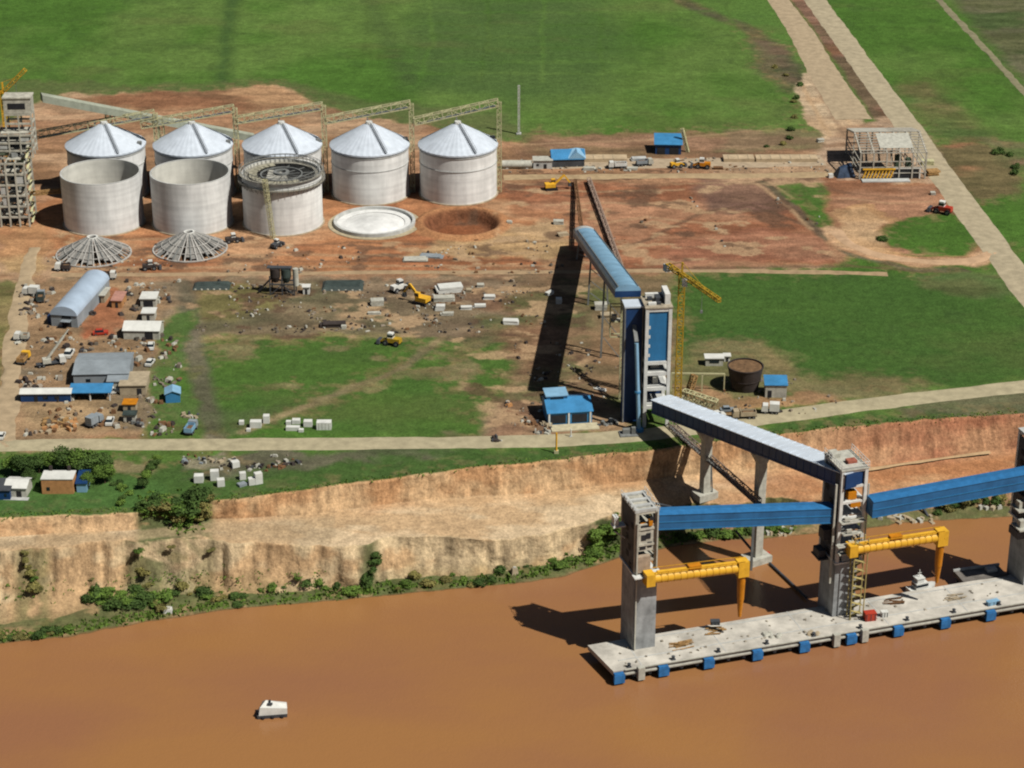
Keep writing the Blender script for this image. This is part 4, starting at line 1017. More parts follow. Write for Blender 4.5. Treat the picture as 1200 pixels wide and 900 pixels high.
for x_ in (-.1, 6.4):
    m.beam((x_, 0, zt+1.5), (x_, 11, zt+1.5), .1)
    for k in range(8): m.beam((x_, k*1.57, zt), (x_, k*1.57, zt+1.5), .1)
m.build('handrail', M['steelw'], rf)
m = MB(); m.box(-2.0, 7.5, zt-7, 3.4, 2.6, .4); m.box(-2.8, 7.5, zt-6.6, 1.2, 2.0, 2.6); m.beam((-3, 7.5, zt-8.6), (0, 7.5, zt-11), .3); m.build('side_platform', M['steelw'], t)
m = MB(); m.box(7.4, 4.5, zb+13, 2.4, 3.2, .8); m.box(7.8, 4.5, zb+13.8, 1.2, 2.0, 1.4); m.build('bracket', M['whited'], t)
m = MB(); m.box(3.2, -.9, zb+.2, 7.6, 2.2, .35); m.box(4.8, -.9, zb+.55, 3.4, 1.6, 1.1); m.build('loader_ledge', M['steelw'], t)
m = MB(); m.box(2.4, .3, zb+1.1, 3.6, 1.4, 4.6); m.build('pivot_house', mat('pinkish_plate', '#b09c86', var=.2), t)
m = MB(); m.box(.5, -.35, 0, .35, .3, zt*.93); m.box(5.9, -.3, zb, .3, .25, zt-zb); m.build('cable_tray', M['whited'], t)
# --- central tower
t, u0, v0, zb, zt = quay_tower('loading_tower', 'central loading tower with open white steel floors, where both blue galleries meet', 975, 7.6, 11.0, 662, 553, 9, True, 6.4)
T2 = (u0, zb, zt)
m = MB(); m.box(3.8, 1.6, zt-9, 2.4, 2.0, 2.2); m.box(4.6, .9, zt-11.2, 2.8, 1.6, 1.4); m.build('winch', M['ora'], t)
m = MB(); m.box(4.3, 3.8, zt, 2.6, 2.0, 1.2); m.box(4.4, .9, zt-4, 2.2, .8, 1.4); m.build('roof_crate', mat('reddish_plate', '#a9634f', var=.25), t)
m = MB(); m.box(3.8, 5.5, zt-.05, 7.9, 11.3, .3); m.box(1.6, 8.6, zt+.25, 2.2, 3, 1.3); rf = m.build('roof', M['whited'], t)
m = MB()
for x_ in (-.1, 7.8):
    for z_ in (1.0, 1.9): m.beam((x_, 0, zt+z_), (x_, 11, zt+z_), .12)
    for k in range(8): m.beam((x_, k*1.57, zt), (x_, k*1.57, zt+1.9), .12)
for z_ in (1.0, 1.9): m.beam((0, 0, zt+z_), (7.8, 0, zt+z_), .12)
m.build('handrail', M['steelw'], rf)
for k, (z_, ln) in enumerate([(zt-15, 7), (zt-18.5, 5.5), (zt-22, 8), (zb+3.5, 7)]):
    m = MB(); m.box(3.6, -.8, z_, ln, 1.8, .3); m.beam((.2, -1.6, z_+1.2), (.2+ln, -1.6, z_+1.2), .12); m.box(2+k*.8, -.6, z_+.3, 1.4, 1, 1.1); m.build('balcony', M['whited'], t)
MB().box(-.9, 1.0, zb-6, .5, .5, zt-zb+2).build('riser_pipe', M['whited'], t); MB().box(8.3, .6, zb-2, .35, .35, zt-zb-3).build('riser_pipe', M['whited'], t)
m = MB()
for k in range(9):
    z = k*2.6
    m.beam((4.2, -1.4, z), (7.4, -1.4, z+1.3), .9, .14); m.beam((7.4, -2.4, z+1.3), (4.2, -2.4, z+2.6), .9, .14)
for x_ in (3.9, 7.7):
    for y_ in (-.8, -2.9): m.beam((x_, y_, 0), (x_, y_, 24.5), .25)
m.build('scaffold_stair', mat('ochre_scaffold', '#b3a368', var=.2), t)
m = MB(); m.box(-1.6, 6.5, zb-.5, 3, 5, .4); m.box(-1.9, 6.5, zb-.1, 2, 3.6, 2.2); m.build('side_machine', M['roofd'], t); MB().box(-1.4, 5, zb+6, 2.2, 3, 3).build('side_cabinet', M['roofd'], t)
m = MB(); m.box(3.6, .4, zb+.9, 4.2, 1.6, 4.0); m.build('pivot_house', M['roofg'], t)
# --- third tower, cut by the frame
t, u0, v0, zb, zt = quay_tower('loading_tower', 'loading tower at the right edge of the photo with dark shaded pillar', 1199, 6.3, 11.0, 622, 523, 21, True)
T3 = (u0, zb, zt)
for z_, yy in ((zb+6, 2.5), (zb+.9, 1), (zb+12, 4)):
    m = MB(); m.box(.4, yy, z_, 8.5, 5, .4); m.box(-2.2, yy, z_+.4, 1.6, 2, 2); m.build('platform', M['whited'], t)
MB().box(-1.6, 3, zb-2.6, 3, 5, 2.2).build('side_machine', M['roofd'], t); MB().box(-.9, 3, zb+6.6, 1.6, 4, 3).build('side_cabinet', M['roofd'], t)
m = MB(); m.box(3.2, 5.5, zt, 6.6, 11.2, .4); m.box(2, 3, zt+.4, 3, 3, 1.6); m.build('roof', M['conc'], t)
# --- blue galleries between the towers
def qgal(label, ua, ub, v, za, zb_, w=4.2, h=4.4):
    a = qpt(ua, v, za); b_ = qpt(ub, v, zb_)
    t = thing('blue_gallery', label, 'conveyor', tuple(a), 0, 'blue galleries linking the quay towers')
    d = b_-a
    m = MB(); m.sweep([(-w/2, 0), (w/2, 0), (w/2, h), (-w/2, h)], (0, 0, 0), d); m.build('side_wall', M['blueq'], t)
    m = MB(); m.sweep([(-w/2-.15, h), (w/2+.15, h), (w/2+.15, h+.12), (0, h+.4), (-w/2-.15, h+.12)], d*.002, d*.998); m.build('roof', mat('gallery_roof_blue', '#3577ad', rough=.45, var=.12, streak=.2), t)
    m = MB(); sd = Vector((d.y, -d.x, 0)).normalized()
    for z_ in (.15, h*.52): m.beam(sd*(w/2+.06)+Vector((0, 0, z_)), d+sd*(w/2+.06)+Vector((0, 0, z_)), .12, .28)
    m.build('rail_strip', M['blue'], t)
    return t
vg = 12.5
ua = T1[0]+6.4; ub = T2[0]-.3
qgal('blue gallery between the free end tower and the central tower', ua, ub, vg-.5, q_z(620, ua, vg-2), q_z(612, ub, vg-2), 4.2, 4.3)
ua = T2[0]+7.9; ub = T3[0]+.2; vg2 = 7.2
qgal('taller blue gallery between the central tower and the tower cut by the frame', ua, ub, vg2, q_z(607, ua, vg2-2), q_z(570, ub, vg2-2), 4.4, 4.6)
# --- yellow loader booms
def loader(label, u0, px1, py0, py1, pys, vv):
    z0 = q_z(py0, u0, vv)
    u1 = u_of(px1, vv, z0)
    z1 = q_z(py1, u1, vv)
    p = qpt(u0, vv, z0)
    t = thing('ship_loader', label, 'ship loader', tuple(p), QA, 'yellow ship loader booms on the quay')
    Ln = u1-u0; dz = z1-z0
    m = MB(); m.tube((0, 0, 0), (Ln, 0, dz), 1.5, 16)
    m.beam((1, 0, 1.5), (Ln-1, 0, dz+1.5), 1.3, .35)
    m.build('boom', M['yel'], t)
    m = MB(); n = 14
    for k in range(n+1):
        c = Ln*k/n; z = dz*k/n; m.tube((c-.06, 0, z), (c+.06, 0, z), 1.56, 16)
    for s_ in (-1.35, 1.35): m.beam((0, s_, 2.2), (Ln, s_, dz+2.2), .14)
    for k in range(n+1): m.beam((Ln*k/n, -1.35, dz*k/n+1.3), (Ln*k/n, -1.35, dz*k/n+2.2), .12)
    m.build('boom_rib', mat('yellow_dark', '#d69c24', var=.15), t)
    m = MB(); m.box(-1.2, 0, -1.7, 2.4, 3.2, 3.4); m.build('pivot', M['yel'], t)
    m = MB(); m.box(Ln*.45, 0, dz*.45+1.3, 3.4, 1.8, 1.1); m.build('drive_box', M['ora'], t)
    pe = qpt(u1, vv); ze = zat(pys, pe.x, pe.y)-z0
    m = MB(); m.box(Ln-.3, 0, dz-2.4, 3.0, 3.0, 4.4); m.build('head_chute', M['yel'], t)
    m = MB(); m.tube((Ln-.3, 0, dz-2.3), (Ln-.3, 0, ze+(dz-ze)*.35), 1.15, 12, .95); m.tube((Ln-.3, 0, ze+(dz-ze)*.35), (Ln-.3, 0, ze), .9, 12, .45); m.build('spout', M['ora'], t)
loader('yellow ship loader boom reaching from the free end tower', T1[0]+4.5, 871, 677, 664, 722, 6.3)
loader('yellow ship loader boom reaching from the central tower', T2[0]+4.5, 1104, 643, 628, 682, 6.3)
# parapet, stains and cable reels are added as parts of the deck
dk = [o for o in bpy.data.objects if o.name == 'quay_deck'][0]
for k in range(6): MB().box(8+k*23.5, 7.5, .012, .25, 14.2, .03).build('deck_joint', M['conc'], dk)
MB().beam((3, 12.9, .06), (QLEN, 12.9, .06), .3, .12).build('crane_rail', M['conc'], dk); MB().beam((3, 4.6, .05), (QLEN, 4.6, .05), .3, .1).build('crane_rail', M['conc'], dk)
# --- things on the deck
def deck_item(name, label, cat, px, py, build):
    u, v = q_uv(px, py); p = qpt(u, v); t = thing(name, label, cat, tuple(p), QA+random.uniform(-.3, .3)); build(t); return t
def crate(c, sx, sy, sz):
    def f(t):
        m = MB(); m.box(0, 0, 0, sx, sy, sz); b_ = m.build('box', c, t)
        m = MB(); m.box(0, 0, sz, sx*1.06, sy*1.06, .18); m.build('lid', c, t)
        m = MB()
        for s_ in (-.4, 0, .4): m.box(s_*sx, -sy/2-.05, .1, .12, .08, sz-.1)
        m.build('batten', M['roofd'], t)
    return f
deck_item('deck_box', 'bright red box on the quay deck beside the central tower', 'box', 1019, 726, crate(M['red'], 3.0, 2.0, 2.2))
deck_item('deck_box', 'small white cabinet on the quay beside the red box', 'box', 1036, 722, crate(M['white'], 1.8, 1.4, 1.4))
deck_item('deck_box', 'pale blue box near the quay edge far beyond the red box', 'box', 1163, 708, crate(M['bluel'], 3.4, 1.4, 1.0))
deck_item('deck_box', 'dark low box by the quay edge near the free end tower', 'box', 838, 731, crate(M['roofd'], 2.4, 1.6, .9))
def planks(n, sd, c):
    def f(t):
        r = random.Random(sd)
        for k in range(n):
            m = MB(); m.box(r.uniform(-1.4, 1.4), r.uniform(-1.6, 1.6), .05+.16*(k//3), r.uniform(3, 5), .3, .14, r.uniform(-.25, .25)); m.build('plank', c, t)
    return f
deck_item('plank_pile', 'loose yellowish timber planks beside the free end tower base', 'timber', 800, 757, planks(14, 1, M['wood']))
deck_item('plank_pile', 'thin pile of timber on the deck edge behind the yellow spout', 'timber', 838, 740, planks(9, 2, M['wood']))
deck_item('plank_pile', 'rusty steel bars on the rear edge of the quay before the white boat', 'steel bars', 1047, 705, planks(10, 3, M['rust']))
deck_item('plank_pile', 'timber offcuts lying midway between the central tower and the third tower', 'timber', 1118, 700, planks(8, 4, M['beige']))
deck_item('bag_pile', 'heap of white sacks on the deck below the second yellow boom', 'sacks', 905, 745, lambda t: [MB().cyl(random.uniform(-2.2, 2.2), random.uniform(-1, 1), .02*k, .8, .6, 9, r2=.5).build('sack', M['whited'], t) for k in range(7)])
deck_item('bag_pile', 'pale stained sacks beside the central tower scaffold stair', 'sacks', 955, 742, lambda t: [MB().cyl(random.uniform(-2.2, 2.2), random.uniform(-1, 1), .02*k, .7, .5, 9, r2=.45).build('sack', M['beige'], t) for k in range(6)])
rj = random.Random(31)
m = MB()
for k in range(70):
    a_ = rj.uniform(3, 118); m.box(a_, rj.uniform(1.6, 12.6), .005, rj.uniform(.2, .9), rj.uniform(.2, .7), rj.uniform(.1, .5), rj.uniform(0, 3), .8)
m.build('loose_fittings', mat('deck_bits', '#a39a8a', var=.4, scale=.3), dk, kind='stuff')
# rear platform (dolphin) behind the quay
p = Vector(at(1152, 676, DZ-.3))
t = thing('mooring_platform', 'low dark concrete platform on piles behind the quay before the third tower', 'platform', tuple(p), QA-.05)
m = MB(); m.box(0, 1.5, -.9, 13.5, 6.5, 1.2); m.build('slab', mat('dark_wet_concrete', '#77716a', var=.25, scale=.4), t)
m = MB(); m.box(0, 4.5, .3, 14, .6, .6); m.box(3.5, 2.3, .3, 3, 2, .8); m.build('coping', M['conc'], t)
for x_ in (-5.5, 0, 5.5):
    for y_ in (-.8, 3.6):
        m = MB(); m.cyl(x_, y_, WZ-DZ-3, .6, -(WZ-DZ-3)-.9, 10, caps=False); m.build('pile', M['roofd'], t)
# boats
def hull(L_, B_, H_, n=14, bow=.45):
    m = MB(); v = []; 
    for i in range(n+1):
        s_ = i/n; x = -L_/2+L_*s_
        hw = B_/2*(1 if s_ < 1-bow else math.sqrt(max(0.0, 1-((s_-(1-bow))/bow)**2))*.98+.02)
        sh = H_*(1+.35*max(0, (s_-.6)/.4)**2)
        v += [(x, -hw, sh), (x, -hw*.75, 0), (x, hw*.75, 0), (x, hw, sh)]
    fs = []
    for i in range(n):
        a = i*4
        for k in range(3): fs.append((a+k, a+k+1, a+k+5, a+k+4))
        fs.append((a+3, a, a+4, a+7))
    fs += [(0, 3, 2, 1), (n*4, n*4+1, n*4+2, n*4+3)]
    return m.add(v, fs)
x, y, _ = at(1080, 693, WZ)
t = thing('motor_boat', 'small white boat moored between the quay and the bank', 'boat', (x, y, WZ-.4), QA+.1)
hull(8.4, 3.6, 1.9).build('hull', M['white'], t)
m = MB(); m.box(-.8, 0, 1.8, 3.8, 2.6, 2.0); c = m.build('cabin', M['white'], t)
m = MB(); m.box(-.8, 0, 2.7, 3.9, 2.66, .7); m.build('window', M['glass'], c)
m = MB(); m.box(-1.2, 0, 3.85, 2.2, 2.0, 1.2); m.box(-1.2, 0, 5.1, 2.6, 2.4, .2); m.build('bridge', M['white'], t)
m = MB(); m.beam((-1.2, 0, 5.3), (-1.2, 0, 7.6), .15); m.beam((-1.8, 0, 6.6), (-.6, 0, 6.6), .12); m.build('mast', M['white'], t)
x, y, _ = at(319, 838, WZ)
t = thing('work_boat', 'small white covered boat alone on the open river', 'boat', (x, y, WZ-.3), R(8))
m = MB(); m.box(0, 0, 0, 7.4, 3.0, 1.3, 0, 1.03); m.build('hull', M['roofd'], t)
m = MB(); m.add([(-3.4, -1.5, 1.3), (3.8, -1.5, 1.3), (3.8, 1.5, 1.3), (-3.4, 1.5, 1.3), (-3.0, -1.3, 3.6), (3.8, -1.45, 2.9), (3.8, 1.45, 2.9), (-2.2, 1.3, 3.9), (-1.4, 0, 4.9), (3.8, 0, 3.3)],
                [(0, 1, 5, 4), (1, 2, 6, 9, 5), (2, 3, 7, 6), (3, 0, 4, 8, 7), (4, 5, 9, 8), (8, 9, 6, 7)]); cv = m.build('canopy', M['white'], t)
m = MB(); m.box(-.4, -.75, 4.0, 1.3, .6, .35); m.box(-.4, -.2, 4.4, .5, .5, .5); m.build('hatch', M['roofd'], cv)
for k, x_ in enumerate((-2.4, 0, 2.4)):
    m = MB(); m.cyl(x_, -1.62, .4, .42, .5, 10); m.build('tyre_fender', M['tyre'], t)
# ------------------------------------------------------------------ site buildings
def root_at(name, label, cat, px, py, rz=0.0, group=None, ground_it=False):
    p = at_ground(px, py) if ground_it else at(px, py)
    return thing(name, label, cat, (p[0], p[1], p[2]-(.1 if ground_it else 0)), rz, group)
def shed(name, label, cat, px, py, w, d, h, rz=0, wall='whited', roof='roofg', kind='gable', rise=1.6, doors=(), windows=(), over=.35, open_front=False):
    """px,py: foot of the front wall's middle; depth goes away from the viewer"""
    t = root_at(name, label, cat, px, py, rz)
    m = MB()
    if open_front:
        for x_ in (-w/2+.2, 0, w/2-.2):
            for y_ in (.2, d-.2): m.box(x_, y_, 0, .35, .35, h)
        m.build('post', M['steelw'], t)
        m = MB(); m.box(0, d-.15, 0, w-.8, .2, h*.9); m.build('back_wall', M[wall], t)
    elif kind == 'gable':
        m.add([(-w/2, 0, 0), (w/2, 0, 0), (w/2, d, 0), (-w/2, d, 0), (-w/2, 0, h), (w/2, 0, h), (w/2, d, h), (-w/2, d, h), (-w/2, d/2, h+rise*.96), (w/2, d/2, h+rise*.96)],
              [(0, 1, 5, 4), (2, 3, 7, 6), (1, 2, 6, 9, 5), (3, 0, 4, 8, 7), (3, 2, 1, 0)]); m.build('wall', M[wall], t)
    elif kind == 'gablex':
        m.add([(-w/2, 0, 0), (w/2, 0, 0), (w/2, d, 0), (-w/2, d, 0), (-w/2, 0, h), (w/2, 0, h), (w/2, d, h), (-w/2, d, h), (0, 0, h+rise*.96), (0, d, h+rise*.96)],
              [(0, 1, 5, 8, 4), (2, 3, 7, 9, 6), (1, 2, 6, 5), (3, 0, 4, 7), (3, 2, 1, 0)]); m.build('wall', M[wall], t)
    else:
        m.box(0, d/2, 0, w, d, h-.02); m.build('wall', M[wall], t)
    e = over; m = MB()
    if kind == 'gable': m.sweep([(-(-d/2-e) - d/2, 0)][:0] or [(0, 0)], (0, 0, 0), (1, 0, 0)) if False else None
    th = .18
    if kind == 'gable':
        s_ = rise/(d/2)
        pts = [(-e, h-s_*e), (d/2, h+rise), (d+e, h-s_*e)]
        v = []
        for x_ in (-w/2-e, w/2+e):
            for y_, z_ in pts: v += [(x_, y_, z_+.03), (x_, y_, z_+.03+th)]
        m.add(v, [(0, 2, 8, 6), (2, 4, 10, 8), (1, 7, 9, 3), (3, 9, 11, 5), (0, 1, 3, 2), (2, 3, 5, 4), (6, 8, 9, 7), (8, 10, 11, 9), (0, 6, 7, 1), (4, 5, 11, 10)])
    elif kind == 'gablex':
        s_ = rise/(w/2); pts = [(-w/2-e, h-s_*e), (0, h+rise), (w/2+e, h-s_*e)]; v = []
        for y_ in (-e, d+e):
            for x_, z_ in pts: v += [(x_, y_, z_+.03), (x_, y_, z_+.03+th)]
        m.add(v, [(0, 2, 8, 6), (2, 4, 10, 8), (1, 7, 9, 3), (3, 9, 11, 5), (0, 1, 3, 2), (2, 3, 5, 4), (6, 8, 9, 7), (8, 10, 11, 9), (0, 6, 7, 1), (4, 5, 11, 10)])
    elif kind == 'mono':
        m.add([(-w/2-e, -e, h), (w/2+e, -e, h), (w/2+e, d+e, h+rise), (-w/2-e, d+e, h+rise), (-w/2-e, -e, h+th), (w/2+e, -e, h+th), (w/2+e, d+e, h+rise+th), (-w/2-e, d+e, h+rise+th)],
              [(3, 2, 1, 0), (4, 5, 6, 7), (0, 1, 5, 4), (1, 2, 6, 5), (2, 3, 7, 6), (3, 0, 4, 7)])
    elif kind == 'flat': m.box(0, d/2, h, w+2*e, d+2*e, .25)
    elif kind == 'barrel':
        v = []; n = 14
        for y_ in (-e, d+e):
            for k in range(n+1):
                a = math.pi*k/n; v.append((-(w/2+.1)*math.cos(a), y_, h+rise*math.sin(a)+.05))
        m.add(v, [(k, k+1, n+2+k, n+1+k) for k in range(n)], True); m.add(v, [tuple(range(n+1)), tuple(range(n+1, 2*n+2))])
    m.build('roof', M[roof], t)
    for (x_, z_, ww, hh) in doors: MB().box(x_, -.04, z_, ww, .1, hh).build('door', M['dark'], t)
    for (x_, z_, ww, hh) in windows: MB().box(x_, -.05, z_, ww, .1, hh).build('window', M['glass'], t)
    return t
S_ = ppm
# arched hangar
t = shed('arched_hangar', 'long silvery arched hangar between the dirt road and the building lot', 'hangar', 76, 383, 9.2, 33, 4.2, R(-9), 'roofg', 'hang', 'barrel', 3.2, doors=[(.8, 0, 3.2, 4.0)]) if M.setdefault('hang', mat('hangar_roof', '#aebfd0', rough=.4, var=.08, scale=.2, spec=.5)) else None
MB().box(-5.6, 14, 0, 2.2, 24, 2.6).build('shadow_side_strip', M['navy'], t)  # strip standing in for the shadow and blue-green tone along the hangar side
MB().box(1, -1.2, 2.6, 3.4, 2.2, .2).build('porch', M['roofg'], t)
shed('site_office', 'long low white roofed site office beside the dirt road', 'office', 54, 471, 15.4, 4.0, 2.8, R(1), 'navy', 'white', 'gable', .7, doors=[(-3, 0, 1.1, 2.1)], windows=[(0, 1, 1.4, 1), (3.5, 1, 1.4, 1)])
shed('blue_roof_shed', 'blue roofed open sided shed joined to the end of the white roofed office', 'shed', 106, 470, 12.5, 5.0, 2.8, R(1), 'roofg', 'bluer', 'mono', .7, open_front=True)
shed('workshop', 'wide grey sheet roofed workshop behind the blue roofed shed', 'workshop', 119, 452, 17, 16, 4.0, R(3), 'roofg', 'roofg', 'gable', 1.2, windows=[(-4, 1.4, 1.4, 1)])
shed('workshop_annex', 'small grey mono pitch annex between the workshop and the beige store', 'annex', 138, 458, 6, 7, 3.2, R(3), 'whited', 'roofg', 'mono', .6)
shed('beige_store', 'flat roofed beige store at the workshop side', 'store', 156, 463, 8, 10, 3.2, R(2), 'beige', 'beige', 'flat', 0, doors=[(2, 0, 1.4, 2.2)])
shed('white_hall', 'bright white roofed hall with a notched front in the building lot', 'hall', 166, 398, 11.8, 8, 3.2, R(-2), 'whited', 'white', 'gable', 1.6, doors=[(2.5, 0, 2.6, 2.8)])
shed('white_cabin', 'square white cabin with dark opening north of the white roofed hall', 'cabin', 174, 360, 5.2, 6, 3.0, 0, 'whited', 'white', 'flat', 0, doors=[(0, 0, 3.2, 2.4)])
shed('white_cabin', 'small white flat roofed cabin touching the bright white hall', 'cabin', 174, 376, 4.2, 4.5, 2.7, 0, 'whited', 'white', 'flat', 0, doors=[(0, 0, .9, 2)])
shed('cream_cabin', 'cream cabin on the red soil near the arched hangar', 'cabin', 117, 355, 3.4, 7, 2.7, R(-6), 'beige', 'whited', 'flat', 0, doors=[(0, 0, .9, 2)])
shed('pink_cabin', 'pinkish cabin beside the cream cabin on red soil', 'cabin', 137, 361, 3.4, 7, 2.7, R(-4), 'brick', 'pinkr', 'mono', .4, doors=[(0, 0, .9, 2)]) if M.setdefault('pinkr', mat('faded_pink_roof', '#b98878', var=.15)) else None
shed('tank_cabin', 'small blue cabin on the green strip below the building lot', 'cabin', 203, 472, 4.4, 4.6, 3.0, R(8), 'bluer', 'bluel', 'gablex', .9)
shed('guard_hut', 'small rusty orange roofed hut beside the lot exit to the bank road', 'hut', 152, 483, 3.8, 3.6, 2.6, 0, 'beige', 'ora', 'flat', 0, doors=[(0, 0, .9, 2)])
shed('guard_hut', 'small greenish roofed hut south of the orange roofed one', 'hut', 152, 495, 3.6, 2.8, 2.4, 0, 'whited', 'plast', 'flat', 0, doors=[(0, 0, 1.6, 1.8)])
# houses
t = shed('village_house', 'orange walled house with pale flat roof in front of dark trees', 'house', 68, 579, 8.9, 5.2, 4.6, 0, 'brick', 'white', 'flat', 0, over=.15, windows=[(-2.6, 1.2, .9, 1.0)])
m = MB(); m.box(-2.6, 5.4, 4.85, .8, .8, 1.3); m.box(2.6, 5.4, 4.85, .8, .8, 1.3); m.build('roof_tank', M['tank'], t, kind='stuff')
t = shed('village_house', 'small white roofed house at the left edge of the bank', 'house', 19, 583, 6.0, 6.5, 3.0, R(-3), 'whited', 'white', 'gable', 1.0, doors=[(.9, 0, 1.4, 2.0)])
MB().box(.3, -.9, -.05, 7, 1.8, .2).build('terrace', M['conc'], t)
t = shed('garden_shed', 'dark shed with pale blue front beside the orange walled house', 'shed', 96, 577, 2.8, 6.5, 2.8, 0, 'bluel', 'navy', 'mono', .8)
shed('dark_lean_to', 'dark lean-to at the far left beside the white roofed house', 'shed', 3, 586, 4.4, 6, 3.0, 0, 'navy', 'roofd', 'mono', .6, windows=[(1.0, 1.2, .7, .8)])
# blue pump building near the transfer tower
t = shed('blue_gabled_building', 'bright blue clad building with stepped roof left of the transfer tower', 'building', 668, 497, 13.5, 12, 4.0, R(8), 'bluer', 'bluer', 'gable', 2.2, open_front=False)
m = MB()
for x_ in (-3.6, 2.9): m.box(x_, -.06, .6, 4.6, .12, 2.6)
m.build('front_opening', M['dark'], t, kind='stuff')
m = MB(); m.box(-3.2, 8.0, 4.4, 6.4, 5.6, 2.7); an = m.build('upper_storey', M['bluer'], t)
m = MB(); m.box(-3.2, 8.0, 7.1, 7.0, 6.2, .3); m.build('roof', M['bluel'], an)
MB().box(-3.2, 5.15, 5.9, 4.0, .1, .8).build('window', M['glass'], an)
MB().box(1, -2.6, -.05, 14.5, 4.4, .35).build('apron', mat('cream_slab', '#c9bf9f', var=.15), t)
m = MB()
for x_ in (-6.4, -.4, 6.2): m.box(x_, -.15, 0, .5, .35, 4.1)
m.build('corner_post', M['steelw'], t)
# sheds on the far side of the works
t = shed('blue_gable_shed', 'blue gable roofed shed by the slab road near the brown belt frame', 'shed', 666, 196, 13, 9, 3.4, R(4), 'roofd', 'bluer', 'gable', 2.6)
m = MB(); m.add([(0, -.2, 3.6), (7, -.2, 3.6), (3.5, -.2, 6.4), (0, 5, 6.0), (7, 5, 6.0), (3.5, 4.6, 6.6)], [(0, 1, 2), (0, 2, 5, 3), (1, 4, 5, 2), (0, 3, 4, 1), (3, 5, 4)]); m.build('dormer', M['bluel'], t)
t = shed('blue_hip_shed', 'boxy blue roofed shed standing behind the slab road with a leaning mast beside it', 'shed', 783, 181, 10.5, 9, 4.2, R(-3), 'navy', 'bluer', 'mono', 1.6, open_front=False, over=.6)
m = MB(); m.box(-2.9, -.05, 0, 3.2, .12, 3); m.box(2.4, -.05, 0, 3.6, .12, 3); m.build('front_opening', M['dark'], t, kind='stuff')
p = at(806, 178); q = at(797, 156)
t = thing('leaning_mast', 'pale leaning lattice mast next to the boxy blue roofed shed', 'mast', p)
m = MB(); m.truss((0, 0, 0), (-2.6, 1.0, 9.5), 1.0, 1.0, 8, .3); m.build('mast', M['steel'], t)
# white pipes / tank at the road start
t = root_at('low_tank', 'long pale low tank lying by the road behind the last roofed silo', 'tank', 606, 197, 0)
m = MB(); m.tube((-6, 0, 1.6), (6, 0, 1.6), 1.6, 16); m.build('shell', M['whited'], t)
m = MB(); m.box(-4, 0, 0, 1, 2.6, .8); m.box(4, 0, 0, 1, 2.6, .8); m.build('saddle', M['conc'], t, kind='stuff')
shed('pump_house', 'small pale concrete pump house beside the long low tank', 'pump house', 636, 198, 7.5, 5, 3.4, 0, 'conc', 'whited', 'flat', 0, doors=[(1, 0, 1.2, 2)], windows=[(-2, 1.3, 1, .8)])
# steel hall frame near the main road
t = root_at('steel_hall_frame', 'unfinished pale steel hall frame beside the main road, yellow steel inside', 'hall frame', 1010, 210, R(2))
Lw, Ld, Hh = 26.5, 31.0, 10.5
x0 = -1.0
for k in range(6):
    x_ = x0+Lw*k/5*.98
    m = MB()
    m.beam((x_, 0, 0), (x_, 0, Hh), .55); m.beam((x_, Ld, 0), (x_, Ld, Hh), .55); m.beam((x_, Ld/2, 0), (x_, Ld/2, Hh+3.4), .4)
    m.beam((x_, 0, Hh), (x_, Ld/2, Hh+3.6), .5); m.beam((x_, Ld/2, Hh+3.6), (x_, Ld, Hh), .5)
    m.build('portal_frame', mat('greyish_hall_steel', '#bdb8aa', var=.2), t)
M['hallst'] = mat('greyish_hall_steel', '#bdb8aa', var=.2)
for k in range(17):
    y_ = Ld*k/16; z_ = Hh+.35+3.6*(1-abs(k-8)/8)
    m = MB(); m.beam((x0-.3, y_, z_), (x0+Lw, y_, z_), .32); m.build('purlin', M['hallst'], t)
m = MB()
for z_ in (2.4, 4.8, 7.2):
    m.beam((x0, 0, z_), (x0+Lw, 0, z_), .3); m.beam((x0, Ld, z_), (x0+Lw, Ld, z_), .3); m.beam((x0, 0, z_), (x0, Ld, z_), .3); m.beam((x0+Lw*.98, 0, z_), (x0+Lw*.98, Ld, z_), .3)
m.build('girt', M['hallst'], t)
m = MB(); m.add([(x0, Ld*.5, Hh+4.05), (x0+Lw*.55, Ld*.5, Hh+4.05), (x0+Lw*.55, Ld, Hh+.5), (x0, Ld, Hh+.5)], [(0, 1, 2, 3)]); m.add([(x0+Lw*.3, 2.6, Hh+1.4), (x0+Lw*.8, 2.6, Hh+1.4), (x0+Lw*.8, Ld*.45, Hh+3.9), (x0+Lw*.3, Ld*.45, Hh+3.9)], [(0, 1, 2, 3)])
m.build('roof_sheet', M['whited'], t, kind='stuff')
m = MB()
for k in range(9): m.beam((x0+1.2+k*1.35, -.6, .6), (x0+2.6+k*1.35, -.4, 4.2), .5)
m.beam((x0+1, -.7, 4.3), (x0+14, -.7, 4.3), .5); m.build('yellow_rack', M['yel'], t)
MB().box(x0+18.6, .5, .3, 9.8, .8, 3.8).build('dark_bay', M['dark'], t)
m = MB(); m.box(x0+18.6, .1, 4.1, 11, .5, .5); m.box(x0+23.9, .1, 0, .5, .5, 4.1); m.build('bay_frame', M['white'], t)
MB().box(x0+10, -2.4, .0, 19, 3.4, .45).build('ground_slab', M['conc'], t)
m = MB(); m.box(x0+17, 10, 0, 2.4, 2.4, 6.5); m.box(x0+21, 9, 0, 2.0, 2.4, 5.5); m.build('green_tank', mat('dark_green_tank', '#4a5a48', var=.2), t, kind='stuff')
t = root_at('covered_stack', 'dark blue tarpaulin covered stack at the end wall of the steel hall frame', 'stack', 990, 206, R(12))
